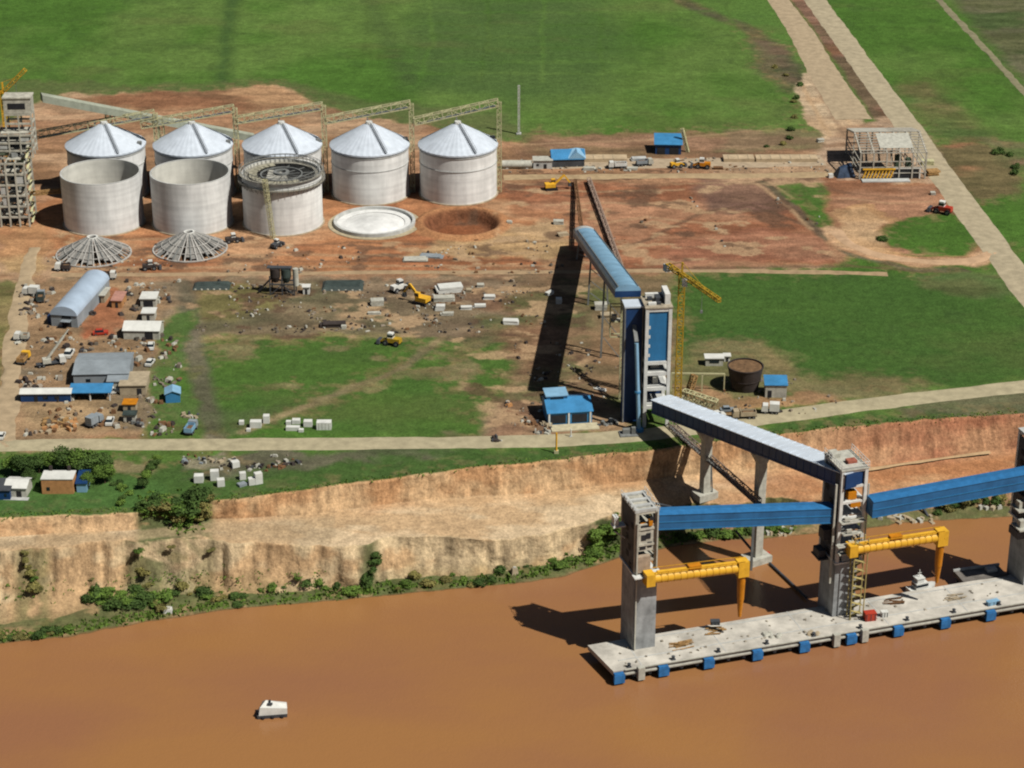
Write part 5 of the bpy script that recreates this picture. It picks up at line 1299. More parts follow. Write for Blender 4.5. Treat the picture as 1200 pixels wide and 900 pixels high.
m = MB(); m.add([(-4, -2.5, 0), (3.5, -3, 0), (4, 3, 0), (-4, 3, 0), (-2.6, -1.2, 3.6), (2.2, -1.6, 4.6), (2.6, 1.4, 5.0), (-2.2, 1.6, 3.4)], [(0, 1, 5, 4), (1, 2, 6, 5), (2, 3, 7, 6), (3, 0, 4, 7), (4, 5, 6, 7)]); m.build('tarpaulin', mat('navy_tarp', '#3c4c63', rough=.5, var=.3, scale=.5, bump=.4), t)
MB().box(-6.2, -.6, 0, 1.8, 1.6, 1.5).build('white_drum', M['white'], t)
# tapered hopper + cabins on the right
t = root_at('steel_hopper', 'dark tapered steel hopper filled with earth beside the blue roofed cabin', 'hopper', 874, 461, R(0))
t.location.y += 4.2
m = MB(); m.cyl(0, 0, 0, 4.2, 7.6, 28, r2=5.6, caps=False); m.build('shell', M['tank'], t)
m = MB(); m.ring(5.35, 5.72, 7.45, 7.75, 32); m.ring(4.75, 5.0, 3.4, 3.6, 32); m.build('rim', M['tank'], t)
MB().cyl(0, 0, .3, 5.3, 6.9, 24).build('earth_fill', M['soil'], t) if False else MB().cyl(0, 0, .3, 4.05, 7.0, 24, r2=5.35, smooth=False).build('earth_fill', M['soil'], t)
shed('pump_cabin', 'small white walled cabin with blue roof beside the dark hopper', 'cabin', 909, 466, 6.6, 5.2, 4.2, R(-2), 'whited', 'bluer', 'mono', .9, doors=[(-1.9, 0, 1.2, 2.4)])
shed('site_trailer', 'white two level site trailer behind the yellow crane foot', 'trailer', 837, 429, 5.6, 3.2, 2.6, 0, 'whited', 'white', 'flat', 0, windows=[(0, 1.1, 3, 1)])
shed('tool_box_hut', 'small white hut right beside the two level trailer', 'hut', 852, 424, 1.8, 2, 1.9, 0, 'white', 'white', 'flat', 0, doors=[(0, 0, .8, 1.6)])
# lattice pieces near the crane foot
t = root_at('gate_frame', 'pale steel portal frame standing at the yellow crane foot', 'frame', 790, 458, R(-2))
m = MB(); m.beam((-1, 0, 6.0), (15.5, 0, 6.0), .45); m.beam((8.6, 0, 0), (8.6, 0, 6), .45); m.beam((-1, 0, 0), (-1, 0, 6), .45); m.beam((15.5, 0, 0), (15.5, 0, 6), .35); m.build('frame', M['steel'], t)
t = root_at('truss_section', 'leaning brown and cream truss section lying beside the pale gallery start', 'truss', 800, 470, R(-24))
m = MB(); m.truss((0, 0, 2.6), (11, 0, .9), 2.2, 2.4, 6, .32); m.build('truss', M['steel'], t)
m = MB(); m.beam((1.5, -1, 0), (1.5, 1, 2.4), .3); m.beam((7, -1, 0), (7, 1, 1.6), .3); m.build('prop', M['wood'], t)
t = root_at('truss_section', 'second shorter truss section standing on end near the crane foot', 'truss', 806, 464, R(30))
m = MB(); m.truss((0, 0, 0), (2.2, 0, 6.6), 1.6, 1.4, 5, .3); m.build('truss', M['wood'], t)
# yellow marker pole
t = root_at('marker_pole', 'thin yellow pole on the grass strip below the blue clad building', 'pole', 652, 531, 0)
MB().cyl(0, 0, 0, .28, 6.6, 10).build('pole', M['yel'], t); MB().box(0, 0, 0, 1.3, 1.0, .9).build('base', M['steel'], t)
t = root_at('marker_pole', 'short pale pole on the road verge beside the blue clad building', 'pole', 669, 512, 0)
MB().cyl(0, 0, 0, .2, 2.6, 8).build('pole', M['steelw'], t); MB().box(0, 0, 0, .8, .8, .3).build('base', M['conc'], t)
t = root_at('lattice_pole', 'thin lone lattice pole at the edge of the far green field', 'pole', 608, 157, 0)
m = MB(); m.truss((0, 0, 0), (0, 0, 21), .7, .7, 16, .18); m.build('mast', M['steelw'], t); MB().box(0, 0, 0, 2, 2, .5).build('base', M['conc'], t)
# ------------------------------------------------------------------ vehicles
def wheels(t, xs_, w, r):
    for x_ in xs_:
        for s_ in (-1, 1):
            m = MB(); m.tube((x_, s_*(w/2-.28), r), (x_, s_*w/2, r), r, 12); wl = m.build('wheel', M['tyre'], t)
            m = MB(); m.tube((x_, s_*w/2-.02*s_, r), (x_, s_*(w/2+.03), r), r*.5, 8); m.build('rim', M['steelg'], wl)
def truck(label, px, py, rz, cab='white', body='whited', L_=7.5, kind='box', ground_it=False, group=None, z=None):
    t = root_at('site_truck', label, 'truck', px, py, rz, group, ground_it)
    if z is not None: t.location = at(px, py, z)
    w = 2.5
    m = MB(); m.box(0, 0, .75, L_, w*.7, .35); m.build('chassis', M['roofd'], t)
    m = MB(); x = L_/2-1.0; m.add([(x-1, -w/2, .9), (x+1, -w/2, .9), (x+1, w/2, .9), (x-1, w/2, .9), (x-1, -w/2, 2.9), (x+.65, -w/2, 2.9), (x+.65, w/2, 2.9), (x-1, w/2, 2.9), (x+1, -w/2, 1.9), (x+1, w/2, 1.9)],
          [(3, 2, 1, 0), (0, 1, 8, 5, 4), (1, 2, 9, 8), (8, 9, 6, 5), (2, 3, 7, 6, 9), (3, 0, 4, 7), (4, 5, 6, 7)]); c = m.build('cab', M[cab], t)
    m = MB(); m.add([(x+.98, -w/2+.2, 2.0), (x+.98, w/2-.2, 2.0), (x+.72, w/2-.2, 2.8), (x+.72, -w/2+.2, 2.8)], [(0, 1, 2, 3)]); 
    for v_ in range(4): pass
    o = m.build('windscreen', M['glass'], c); o.location = (.03, 0, .02)
    if kind == 'box': m = MB(); m.box(-1.1, 0, 1.12, L_-2.6, w, 2.4); m.build('cargo_box', M[body], t)
    elif kind == 'tip':
        m = MB(); l2 = (L_-2.6)/2; 
        m.box(-1.1, 0, 1.12, 2*l2, w, .2); m.box(-1.1, -w/2+.08, 1.3, 2*l2, .16, 1.2); m.box(-1.1, w/2-.08, 1.3, 2*l2, .16, 1.2); m.box(-1.1-l2+.08, 0, 1.3, .16, w-.33, 1.2); m.box(-1.1+l2-.08, 0, 1.3, .16, w-.33, 1.5)
        m.build('tipper_body', M[body], t); MB().box(-1.1, 0, 1.33, 2*l2-.4, w-.4, .8, 0, .7).build('load', M['soil'], t)
    elif kind == 'mixer':
        m = MB(); m.tube((-L_/2+.6, 0, 2.7), (.2, 0, 2.1), .8, 14, 1.25); m.tube((.2, 0, 2.1), (1.4, 0, 1.9), 1.25, 14, .7); m.build('drum', M[body], t)
    elif kind == 'crane':
        m = MB(); m.box(-1.3, 0, 1.12, 2.6, 2.2, 1.5); m.build('turret', M[body], t)
        m = MB(); m.beam((-1.3, 0, 2.2), (4.8, 0, 9.5), .65, .7); m.beam((1.8, 0, 5.8), (6.5, 0, 11.6), .4); m.build('boom', M[body], t)
    wheels(t, (-L_/2+1.0, -L_/2+2.3, L_/2-1.2), w, .52)
    return t
def car(label, px, py, rz, col='white', ground_it=False, big=1.0, group=None):
    t = root_at('parked_car', label, 'car', px, py, rz, group, ground_it)
    m = MB(); m.box(0, 0, .35, 4.4, 1.8, .65, 0, .98); m.build('body', M[col], t)
    m = MB(); m.box(-.3, 0, 1.0, 2.5, 1.7, .65, 0, .8); m.build('cabin', M['glass'], t)
    m = MB(); m.box(-.3, 0, 1.65, 1.9, 1.34, .06); m.build('roof', M[col], t)
    wheels(t, (-1.4, 1.4), 1.8, .34); t.scale = (big,)*3
    return t
def excavator(label, px, py, rz, col='yel', reach=1.0, sc=1.0):
    t = root_at('excavator', label, 'excavator', px, py, rz)
    for s_ in (-1, 1):
        m = MB(); m.box(0, s_*1.15, 0, 3.8, .6, .85, 0, .92); m.build('track', M['tyre'], t)
    MB().box(-.4, 0, .95, 3.2, 2.5, 1.1).build('house', M[col], t)
    c = MB().box(.7, .7, 2.05, 1.2, 1.0, 1.2).build('cab', M[col], t); MB().box(.75, .7, 2.35, 1.26, 1.05, .6).build('window', M['glass'], c)
    m = MB(); m.beam((1, -.2, 1.8), (4.0*reach, -.2, 4.6), .45, .6); b_ = m.build('boom', M[col], t)
    m = MB(); m.beam((4.0*reach, -.2, 4.6), (5.9*reach, -.2, 2.0), .35, .45); m.build('stick', M[col], b_)
    m = MB(); m.box(5.8*reach, -.2, .9, 1.0, 1.1, 1.1, 0, .7); m.build('bucket', M['roofd'], t)
    t.scale = (sc,)*3
    return t
def loader_machine(label, px, py, rz, col='ora', sc=1.0):
    t = root_at('wheel_loader', label, 'loader', px, py, rz)
    MB().box(-.8, 0, .9, 3.4, 1.9, 1.1, 0, .95).build('body', M[col], t)
    c = MB().box(.2, 0, 2.0, 1.5, 1.5, 1.3, 0, .9).build('cab', M['steelw'], t); MB().box(.2, 0, 2.3, 1.48, 1.5, .6).build('window', M['glass'], c)
    m = MB(); m.beam((1.0, -.5, 1.6), (3.0, -.5, .8), .25, .35); m.beam((1.0, .5, 1.6), (3.0, .5, .8), .25, .35); m.build('arm', M[col], t, kind='stuff')
    m = MB(); m.box(3.3, 0, .25, .9, 2.6, 1.0, 0, .8); m.build('bucket', M['roofd'], t)
    wheels(t, (-1.6, 1.3), 2.5, .75); t.scale = (sc,)*3
    return t
excavator('yellow excavator parked on red soil below the blue gable shed', 646, 222, R(10), 'yel', 1.0, 1.25)
loader_machine('orange wheel loader on the slab road near the boxy blue shed', 823, 197, R(170), 'ora', 1.3)
loader_machine('yellow wheel loader working among pale slabs on the slab road', 793, 196, R(20), 'yel', 1.1)
truck('truck with tipper body on the slab road between two blue sheds', 724, 197, R(185), 'white', 'steelw', 7.5, 'tip')
truck('grey tipper on the road just right of the small clutter near the boxy shed', 755, 194, R(10), 'whited', 'roofg', 7, 'tip')
loader_machine('red farm machine parked alone on grass by the main road', 1104, 250, R(150), 'red', 1.5)
truck('white box truck parked beside the bank road under the blue roofed cabin', 903, 484, R(172), 'white', 'white', 5.6, 'box')
truck('dusty tipper truck standing on the verge right of the white pickup pile', 872, 490, R(185), 'beige', 'beige', 7.5, 'tip')
car('white car parked where the pale gallery crosses the bank road', 840, 489, R(20), 'white', big=1.2)
car('silver grey car just above the white car near the pale gallery', 852, 482, R(5), 'roofg')
truck('white telescopic crane truck with raised boom in the building lot', 60, 428, R(20), 'white', 'whited', 9.5, 'crane')
truck('yellowish tipper beside the dirt road left of the crane truck', 28, 424, R(80), 'yel', 'wood', 6.5, 'tip')
car('white van parked upright on the lot between crane truck and workshop', 81, 417, R(85), 'white', big=1.35)
truck('white pickup truck by the dirt road above the crane truck', 26, 399, R(175), 'white', 'whited', 5.0, 'tip')
truck('white box truck by the dirt road next to the arched hangar', 37, 346, R(170), 'white', 'white', 6.0, 'box')
truck('dark tipper truck behind the arched hangar end', 48, 352, R(95), 'roofg', 'plast', 6.5, 'tip')
truck('white and dark truck on the site track below the ribbed roof frame', 124, 327, R(2), 'white', 'tank', 7.5, 'tip')
truck('white truck standing between the ribbed roof frame and the hangar', 74, 317, R(180), 'white', 'tank', 5.6, 'tip')
car('small red car on the orange soil of the building lot', 118, 392, R(10), 'red', big=1.15)
car('white car below the bright white hall', 177, 408, R(95), 'white', big=1.2)
car('white car parked right of the grey workshop', 176, 427, R(80), 'white', big=1.1)
car('white car at the corner of the blue roofed shed', 131, 461, R(15), 'white', big=1.2)
car('white car beside the grey machine south of the blue roofed shed', 129, 496, R(90), 'white', big=1.15)
truck('grey blue truck parked on the open ground by the timber stack', 111, 498, R(60), 'roofg', 'roofg', 6.0, 'box')
truck('grey blue truck beside the bank road below the green strip', 224, 506, R(80), 'roofg', 'bluel', 6.5, 'tip')
car('white car at the left edge next to the bank road', 2, 513, R(90), 'white')
excavator('yellow excavator among white stacks on the middle ground', 494, 356, R(150), 'yel', .9, 1.35)
loader_machine('dark and white loader on dark soil left of the yellow excavator', 468, 341, R(40), 'white', 1.3)
loader_machine('small dark loader at the foot of the scaffolded silo', 324, 290, R(60), 'roofd', 1.0)
loader_machine('small dark machine between the last two open silos', 273, 284, R(20), 'tank', 1.1)
loader_machine('dark machine on orange soil between the two ribbed roof frames', 176, 316, R(10), 'tank', 1.1)
loader_machine('ochre wheel loader on the grass edge near the dry track', 459, 404, R(160), 'crane', 1.3)
# batching plant
t = root_at('batching_plant', 'dark concrete batching plant standing just below the thin site track', 'batching plant', 331, 346, R(-4))
m = MB()
for x_ in (-4.2, 0, 4.2):
    for y_ in (0, 4): m.beam((x_, y_, 0), (x_, y_, 7), .4)
m.beam((-4.2, 0, 4), (4.2, 0, 4), .4); m.beam((-4.2, 4, 4), (4.2, 4, 4), .4); m.beam((-4.2, 0, 0), (0, 0, 4), .3); m.beam((4.2, 0, 0), (0, 0, 4), .3); m.build('frame', M['roofd'], t)
for x_, c in ((-2.6, 'tank'), (1.2, 'plast')):
    m = MB(); m.cyl(x_, 2, 4.2, 1.0, 2, 16, r2=1.8); m.cyl(x_, 2, 6.2, 1.8, 3.0, 16); m.build('hopper', M[c], t)
m = MB(); m.cyl(4.6, 1.6, 3.2, 1.0, 6.2, 14); m.build('cement_silo', M['whited'], t)
m = MB(); m.box(-1, 2, 9.4, 8.5, 2.2, .35); m.build('top_deck', M['roofd'], t)
m = MB(); m.beam((-8.5, 1, .8), (-3, 2, 6.5), .9, .4); m.build('feed_belt', M['tyre'], t)
shed('control_cabin', 'little white control cabin beside the dark batching plant', 'cabin', 359, 345, 2.2, 2.4, 2.6, 0, 'white', 'white', 'flat', 0, doors=[(0, 0, .8, 1.9)])
# sheeted ponds
for px, py, w_, d_, lab in [(247, 340, 13, 7, 'dark green sheeted stockpile left of the batching plant'), (401, 341, 14.5, 9, 'dark grey sheeted stockpile right of the batching plant'), (233, 343, 4, 4, 'x')][:2]:
    t = root_at('sheeted_stockpile', lab, 'stockpile', px, py, R(1))
    m = MB(); m.add([(-w_/2, 0, 0), (w_/2, 0, 0), (w_/2, d_, 0), (-w_/2, d_, 0), (-w_/2+1, 1.5, 1.0), (w_/2-1.4, 1.3, 1.1), (w_/2-1, d_-1.5, 1.2), (-w_/2+1.3, d_-1.3, .9)], [(0, 1, 5, 4), (1, 2, 6, 5), (2, 3, 7, 6), (3, 0, 4, 7), (4, 5, 6, 7)]); m.build('sheet', M['plast'], t)
    m = MB(); 
    for k in range(6): m.box(-w_/2+1.2+k*(w_-2.4)/5, .15, .02, .6, .6, .35, k*.4)
    m.build('sandbag', M['whited'], t, kind='stuff')
# ------------------------------------------------------------------ stacks of material (each a small thing)
def block(label, px, py, w, d, h, rz=0, c='white', name='material_stack', n=3, group=None, g=False):
    t = root_at(name, label, name.replace('_', ' ').split()[-1], px, py, rz, group, g)
    r = random.Random(px*7+py); k = 0
    lay = max(1, n)
    for k in range(lay):
        m = MB(); m.box(r.uniform(-.08, .08)*w, r.uniform(-.06, .06)*d, h*k/lay+.0, w*r.uniform(.88, 1), d*r.uniform(.88, 1), h/lay-.06, r.uniform(-.05, .05)); m.build('layer', M[c], t)
    m = MB(); m.box(-w*.3, 0, -.06, .2, d*.9, .1); m.build('bearer', M['wood'], t)
    return t
block('large white sheeted stack at the top of the stacks near the yellow excavator', 526, 341, 9, 5, 2.2, R(12), 'white')
block('pale low stack directly below the large white sheeted stack', 521, 352, 7.5, 3.4, 1.6, R(2), 'whited')
block('small white stack beside the nose of the yellow excavator', 516, 363, 3.4, 2.6, 1.8, 0, 'white')
block('flat off-white stack below the small white one', 524, 369, 4.2, 1.8, 1.0, 0, 'whited')
block('white flat stack, first of two side by side under the stacks', 546, 362, 4.2, 1.8, 1.1, 0, 'white')
block('white flat stack, further one of the side by side pair', 562, 360, 4.2, 1.8, 1.1, R(4), 'white')
block('white pallet stack between the pair and the thin site track', 573, 350, 4.2, 2.2, 1.4, 0, 'white')
block('cream pallet stack close to the thin site track', 563, 336, 2.6, 2, 1.2, 0, 'whited')
block('little cream stack right of the large white sheeted stack', 549, 342, 2.2, 2, 1.2, 0, 'beige')
block('white stack near the middle of the brown ground, alone', 599, 379, 5.2, 2.6, 1.4, R(-4), 'white')
block('tilted white stack close to the big gallery shadow', 644, 345, 3.2, 1.6, 1.2, R(50), 'white')
block('white crate at the edge of the big gallery shadow', 655, 355, 2.2, 2.2, 1.8, 0, 'white')
block('grey and white stack left of the dark loader', 441, 357, 4.6, 3.2, 2.0, R(6), 'whited')
block('long low cream stack under the grey and white one', 439, 368, 4.6, 1.4, .8, 0, 'whited')
block('white slab heap in front of the ring foundation', 485, 305, 9, 4.5, .8, R(3), 'whited')
block('grey slab heap right behind the white slab heap', 505, 301, 8, 4, .7, R(-6), 'roofg')
block('dark machine parts on the grass top edge', 390, 382, 8, 3, 1.4, R(4), 'tank')
block('white crate beside the dark machine parts', 403, 385, 1.8, 1.6, 1.2, 0, 'whited')
block('pale stack near the far end of the light blue gallery', 654, 262, 4, 2.6, 1.4, 0, 'whited')
block('cream stack below the far end of the light blue gallery', 660, 276, 4, 2, 1.2, R(20), 'beige')
block('white stack in the right side of the gallery shadow by the hoist mast', 705, 362, 4.4, 3, 2.2, 0, 'whited')
block('cream stack under the hoist mast cage', 711, 372, 4.6, 3, 1.6, 0, 'beige')
block('pale sheet metal lying by the navy shaft foot', 703, 457, 3.6, 1.6, .6, R(-30), 'white')
block('white pair of drums near the small pit', 597, 262, 2, 1.6, 1.2, 0, 'whited')
block('white slab stack on the slab road near the blue gable shed', 690, 199, 5, 2.2, 1.2, 0, 'whited')
block('pale slab stack between the truck and grey tipper', 741, 199, 4.6, 2, 1.1, 0, 'whited')
block('pale block pile just behind the grey tipper', 748, 188, 6, 3, 1.4, R(8), 'conc')
for px0, px1, lab_ in ((655, 735, 'low pale concrete tunnel strip beside the blue gable shed'), (848, 884, 'short raised cream concrete strip right of the orange wheel loader'), (886, 958, 'long raised cream concrete strip on the slab road before the steel hall frame')):
    a_ = at(px0, 190); b2_ = at(px1, 190)
    t = thing('concrete_strip', lab_, 'concrete strip', ((a_[0]+b2_[0])/2, a_[1]+2.5, 0), 0)
    ln = b2_[0]-a_[0]; MB().box(0, 0, .0, ln, 5.5, 1.5).build('body', mat('cream_strip', '#c4ae8d', var=.15, scale=.3), t)
    for q_ in range(int(ln/4)): MB().box(-ln/2+2+q_*4, 0, 1.5, .25, 5.6, .08).build('joint', M['beige'], t)
block('rust brown steel stack beyond the orange wheel loader', 842, 198, 4, 2, 1.0, 0, 'rust')
block('grey concrete pipe stack at the road bend near the steel hall frame', 961, 166, 3, 2, 1.3, R(20), 'whited')
block('yellow formwork stack outside the steel hall frame end', 1092, 205, 5, 4, 2.2, R(10), 'wood')
block('pale formwork stack above the yellow formwork', 1088, 193, 5, 3, 2.0, R(-5), 'steel')
block('white crate on the red soil below the steel hall frame', 1093, 228, 2, 2, 1.2, 0, 'whited')
for k, (px, py, lab) in enumerate([(283, 497, 'small white crate, first of the line along the bank road'), (299, 500, 'wide white container on the grass by the bank road'), (312, 495, 'upright white tank crate beside the wide white container'),
                                   (291, 505, 'tiny white crate nearest the bank road edge'), (343, 504, 'long white crate in the second cluster by the bank road'), (347, 496, 'cream crate behind the long white crate'),
                                   (338, 497, 'small cream crate left of the second cluster'), (361, 499, 'white drum crate left of the large cream container'), (353, 506, 'small white crate in front of the second cluster')]):
    block(lab, px, py, [1.6, 3.4, 2.0, 1.4, 4.2, 2.4, 1.5, 2.6, 1.6][k], [1.4, 2.2, 2.0, 1.2, 1.6, 1.8, 1.4, 2.0, 1.2][k], [1.2, 2.1, 2.5, .9, 1.3, 1.4, 1.2, 1.8, 1.0][k], 0, 'white' if k not in (5, 6) else 'steelw', 'white_crate', 1)
t = root_at('shipping_container', 'large cream container at the end of the crates by the bank road', 'container', 380, 502, 0)
MB().box(0, 0, 0, 4.4, 2.4, 2.4).build('body', M['steelw'], t)
for s_ in (-1.5, -.5, .5, 1.5): MB().box(s_, -1.22, .2, .12, .06, 2.0).build('rib', M['whited'], t)
for k, (px, py, w_, h_, lab) in enumerate([(233, 564, 2.9, 2.2, 'lone white container cube on the grass below the bank road'), (252, 562, 2.4, 3.0, 'tall white cube of the middle pair below the road'), (259, 569, 2.2, 2.2, 'lower white cube of the middle pair below the road'),
                                          (285, 561, 1.9, 2.2, 'small white cube above the last group below the road'), (296, 567, 2.4, 2.0, 'wide white cube of the last group below the road'), (303, 566, 2.2, 3.4, 'tall white cube at the end of the last group'), (276, 547, 2.3, 1.9, 'white cube nearest the bank road edge'),
                                          (283, 569, 2.6, .8, 'flat grey pallet in front of the last white group')]):
    block(lab, px, py, w_, w_*.8, h_, R(k*5), 'white' if k != 7 else 'roofg', 'white_cube', 1)
# stacks of pallets and logs in the lot
t = root_at('timber_pile', 'orange brown pile of timber offcuts beside the bank road', 'timber', 65, 508, 0)
r = random.Random(8)
for k in range(46):
    x_ = r.uniform(-5.5, 5.5); y_ = r.uniform(0, 9)
    m = MB(); m.box(x_, y_, 0, r.uniform(.8, 2.2), r.uniform(.5, 1.2), r.uniform(.3, 1.3), r.uniform(0, 3)); m.build('log', [M['wood'], M['rust'], M['brick'], M['beige']][k % 4], t)
for k, (px, py, w_, c, lab) in enumerate([(228, 541, 8, 'roofg', 'grey flat slabs beside the bank road junction'), (260, 540, 8, 'beige', 'long beige slabs just below the bank road'), (300, 547, 6, 'tank', 'dark scrap heap on the verge below the bank road'), (318, 546, 7, 'rust', 'brown scrap heap in the middle of the verge'), (342, 544, 5, 'tank', 'dark scrap with grey top at the end of the verge heap'),
                                           (636, 508, 5, 'whited', 'white debris heap left of the blue clad building'), (625, 497, 5, 'rust', 'brown pipes in front of the blue clad building'), (640, 500, 3, 'beige', 'beige frame pieces beside the white debris heap'), (583, 516, 3, 'tank', 'small dark heap touching the bank road'), (598, 475, 2.4, 'brick', 'pinkish crate on the brown slope above the road'),
                                           (713, 497, 6, 'steelg', 'grey pump parts at the foot of the blue pipe'), (20, 352, 3, 'plast', 'x'), (160, 497, 4, 'steelg', 'grey scrap at the lot exit'), (222, 488, 5, 'beige', 'beige heap under the small blue cabin'), (150, 412, 5, 'wood', 'timber stacks under the bright white hall'), (128, 418, 4, 'rust', 'rusty stacks on the orange soil of the lot'), (100, 412, 3, 'tank', 'dark stack in the centre of the lot'), (190, 350, 5, 'rust', 'brown barrels right of the square white cabin'), (153, 345, 4, 'tank', 'dark barrels left of the square white cabin'), (108, 368, 2, 'tank', 'dark crate between the hangar and the cream cabin')]):
    if lab == 'x': continue
    t = root_at('scrap_heap', lab, 'heap', px, py, 0, None, py > 530)
    r = random.Random(k*3+1)
    for j in range(9):
        m = MB(); m.box(r.uniform(-w_/2, w_/2), r.uniform(-1.2, 1.6), -.1, r.uniform(.6, 1.9), r.uniform(.4, 1.2), r.uniform(.4, 1.3), r.uniform(0, 3), .85)
        m.build('scrap_piece', M[c] if j % 3 else M[['steelg', 'whited', 'roofd'][j % 2 if j % 2 else 2]], t)
# small bits lying about on the worked ground
m = MB(); r = random.Random(77)
zones = [((20, 330), (210, 510), 520), ((230, 330), (640, 390), 520), ((600, 395), (745, 505), 170), ((590, 186), (980, 202), 220), ((30, 280), (660, 320), 260), ((600, 225), (960, 300), 40), ((780, 445), (980, 485), 70), ((215, 528), (360, 552), 70)]
for a, b_, n in zones:
    for k in range(n):
        if k % 6 == 0: ccx, ccy = r.uniform(a[0], b_[0]), r.uniform(a[1], b_[1])
        p = at(min(b_[0], max(a[0], ccx+r.gauss(0, 7))), min(b_[1], max(a[1], ccy+r.gauss(0, 3)))); s_ = r.choice([.2, .3, .45, .7] if a[0] != 20 else [.3, .5, .8, 1.1])
        m.box(p[0], p[1], 0, s_*r.uniform(.8, 2.6), s_*r.uniform(.8, 1.6), s_*r.uniform(.4, 1.2), r.uniform(0, 3), .8)
n4 = len(m.f)
o = m.build('site_debris', mat('mixed_debris', '#8c8070', var=.5, scale=.08), kind='stuff'); tag(o, 'small pale and dark debris strewn over the bare ground of the works', 'debris')
dm = o.data; dm.materials.append(M['whited']); dm.materials.append(M['tank']); dm.materials.append(M['rust'])
mi = np.repeat(np.random.RandomState(3).choice(4, n4//6, p=[.35, .22, .25, .18]), 6)
dm.polygons.foreach_set('material_index', mi.astype(np.int32))
# concrete rubble on the bank behind the quay
for k, (px, py, lab) in enumerate([(1045, 604, 'white rubble and slabs at the water edge behind the quay'), (1075, 610, 'broken concrete blocks on the bank beside the leaning pipe'), (985, 632, 'pale boulders at the water edge between the white pier and the central tower'), (905, 622, 'pale rubble at the waterline left of the central tower'), (1165, 592, 'beige rubble on the bank near the third tower')]):
    t = root_at('rubble_pile', lab, 'rubble', px, py, 0, None, True); r = random.Random(k+40)
    for j in range(16):
        m = MB(); m.box(r.uniform(-6, 6), r.uniform(-2, 2.5), -.6, r.uniform(.8, 3), r.uniform(.6, 1.6), r.uniform(.7, 1.6), r.uniform(0, 3), .8); m.build('block', M['whited'] if j % 2 else M['beige'], t)
t = root_at('bank_pipe', 'dark pipe leaning down the bank beside the broken concrete blocks', 'pipe', 1081, 600, 0, None, True)
MB().tube((-1.2, 3, 3), (1.4, -2, -.4), .45, 10).build('pipe', M['roofd'], t)
for px, py in [(197, 717)]:
    t = root_at('river_float', 'small white float at the water edge below the cliff bushes', 'float', px, py, 0, None, True)
    MB().box(0, 0, 0, 2.3, 1.8, 1.3, 0, .9).build('body', M['steelw'], t); MB().box(0, 0, 1.3, 1.4, 1.2, .3).build('lid', M['whited'], t)
t = root_at('river_float', 'pale boulder shaped float at the bank under the cliff of the wide bench', 'float', 603, 672, 0, None, True)
MB().box(0, 0, 0, 2.0, 1.8, 1.9, .3, .75).build('body', M['beige'], t); MB().box(0, 0, 1.9, .8, .8, .3).build('lid', M['whited'], t)
# ------------------------------------------------------------------ vegetation
def leaf_mat(name, c, var=.45):
    m = bpy.data.materials.new(name); m.use_nodes = True; nt = m.node_tree; N = nt.nodes; L = nt.links; b = N['Principled BSDF']
    b.inputs['Roughness'].default_value = .85; b.inputs['Specular IOR Level'].default_value = .12
    oi = N.new('ShaderNodeObjectInfo'); geo = N.new('ShaderNodeNewGeometry')
    n = N.new('ShaderNodeTexNoise'); n.inputs['Scale'].default_value = .7; n.inputs['Detail'].default_value = 3; L.new(geo.outputs['Position'], n.inputs['Vector'])
    a = N.new('ShaderNodeMath'); a.operation = 'MULTIPLY_ADD'; a.inputs[1].default_value = .6; L.new(oi.outputs['Random'], a.inputs[0])
    r = N.new('ShaderNodeMapRange'); r.inputs['From Min'].default_value = .3; r.inputs['From Max'].default_value = .7; r.inputs['To Max'].default_value = .65; L.new(n.outputs['Fac'], r.inputs['Value']); L.new(r.outputs[0], a.inputs[2])
    mx = N.new('ShaderNodeMix'); mx.data_type = 'RGBA'; cc = C(c)
    mx.inputs['A'].default_value = tuple(v*(1-var) for v in cc[:3])+(1,); mx.inputs['B'].default_value = (cc[0]*(1+var*1.5), cc[1]*(1+var), cc[2]*(1+var*.6), 1)
    L.new(a.outputs[0], mx.inputs['Factor']); L.new(mx.outputs['Result'], b.inputs['Base Color'])
    return m
LM = [leaf_mat('dark_leaves', '#40592e'), leaf_mat('mid_leaves', '#587636'), leaf_mat('dry_leaves', '#6f7044')]
def foliage(name, seed, rx, ry, rz, n, leaf, material, lobes=7, z0=0.0):
    r = random.Random(seed); v = []; f = []
    L_ = [(r.uniform(-.55, .55)*rx, r.uniform(-.55, .55)*ry, z0+rz*r.uniform(.35, 1.0), r.uniform(.35, .62)) for _ in range(lobes)]
    for k in range(n):
        cx, cy, cz, s_ = L_[k % lobes]
        while True:
            d = Vector((r.gauss(0, 1), r.gauss(0, 1), r.gauss(0, 1)))
            if d.length > .1: break
        d.normalize(); rad = s_*(.55+.5*r.random()**.5)*(1+.25*r.gauss(0, 1)*.4)
        p = Vector((cx+d.x*rad*rx, cy+d.y*rad*ry, cz+d.z*rad*rz*.8))
        if p.z < z0*.2: p.z = abs(p.z)*.3+z0*.2
        nn = (d+Vector((r.gauss(0, .5), r.gauss(0, .5), r.gauss(0, .5)+.3))).normalized()
        a = nn.orthogonal().normalized(); b_ = nn.cross(a); q = r.uniform(0, 6.28); a, b_ = a*math.cos(q)+b_*math.sin(q), b_*math.cos(q)-a*math.sin(q)
        s2 = leaf*r.uniform(.6, 1.3); i = len(v)
        v += [p-a*s2, p-b_*s2*.6, p+a*s2, p+b_*s2*.6]; f.append((i, i+1, i+2, i+3))
    me = bpy.data.meshes.new(name); me.from_pydata([tuple(x) for x in v], [], f); me.materials.append(material); me.update()
    return me
crowns = [foliage('crown', s_, 4.4, 4.2, 3.9, 2600, .36, LM[0 if s_ % 3 else 1], 9, 2.6) for s_ in range(5)]
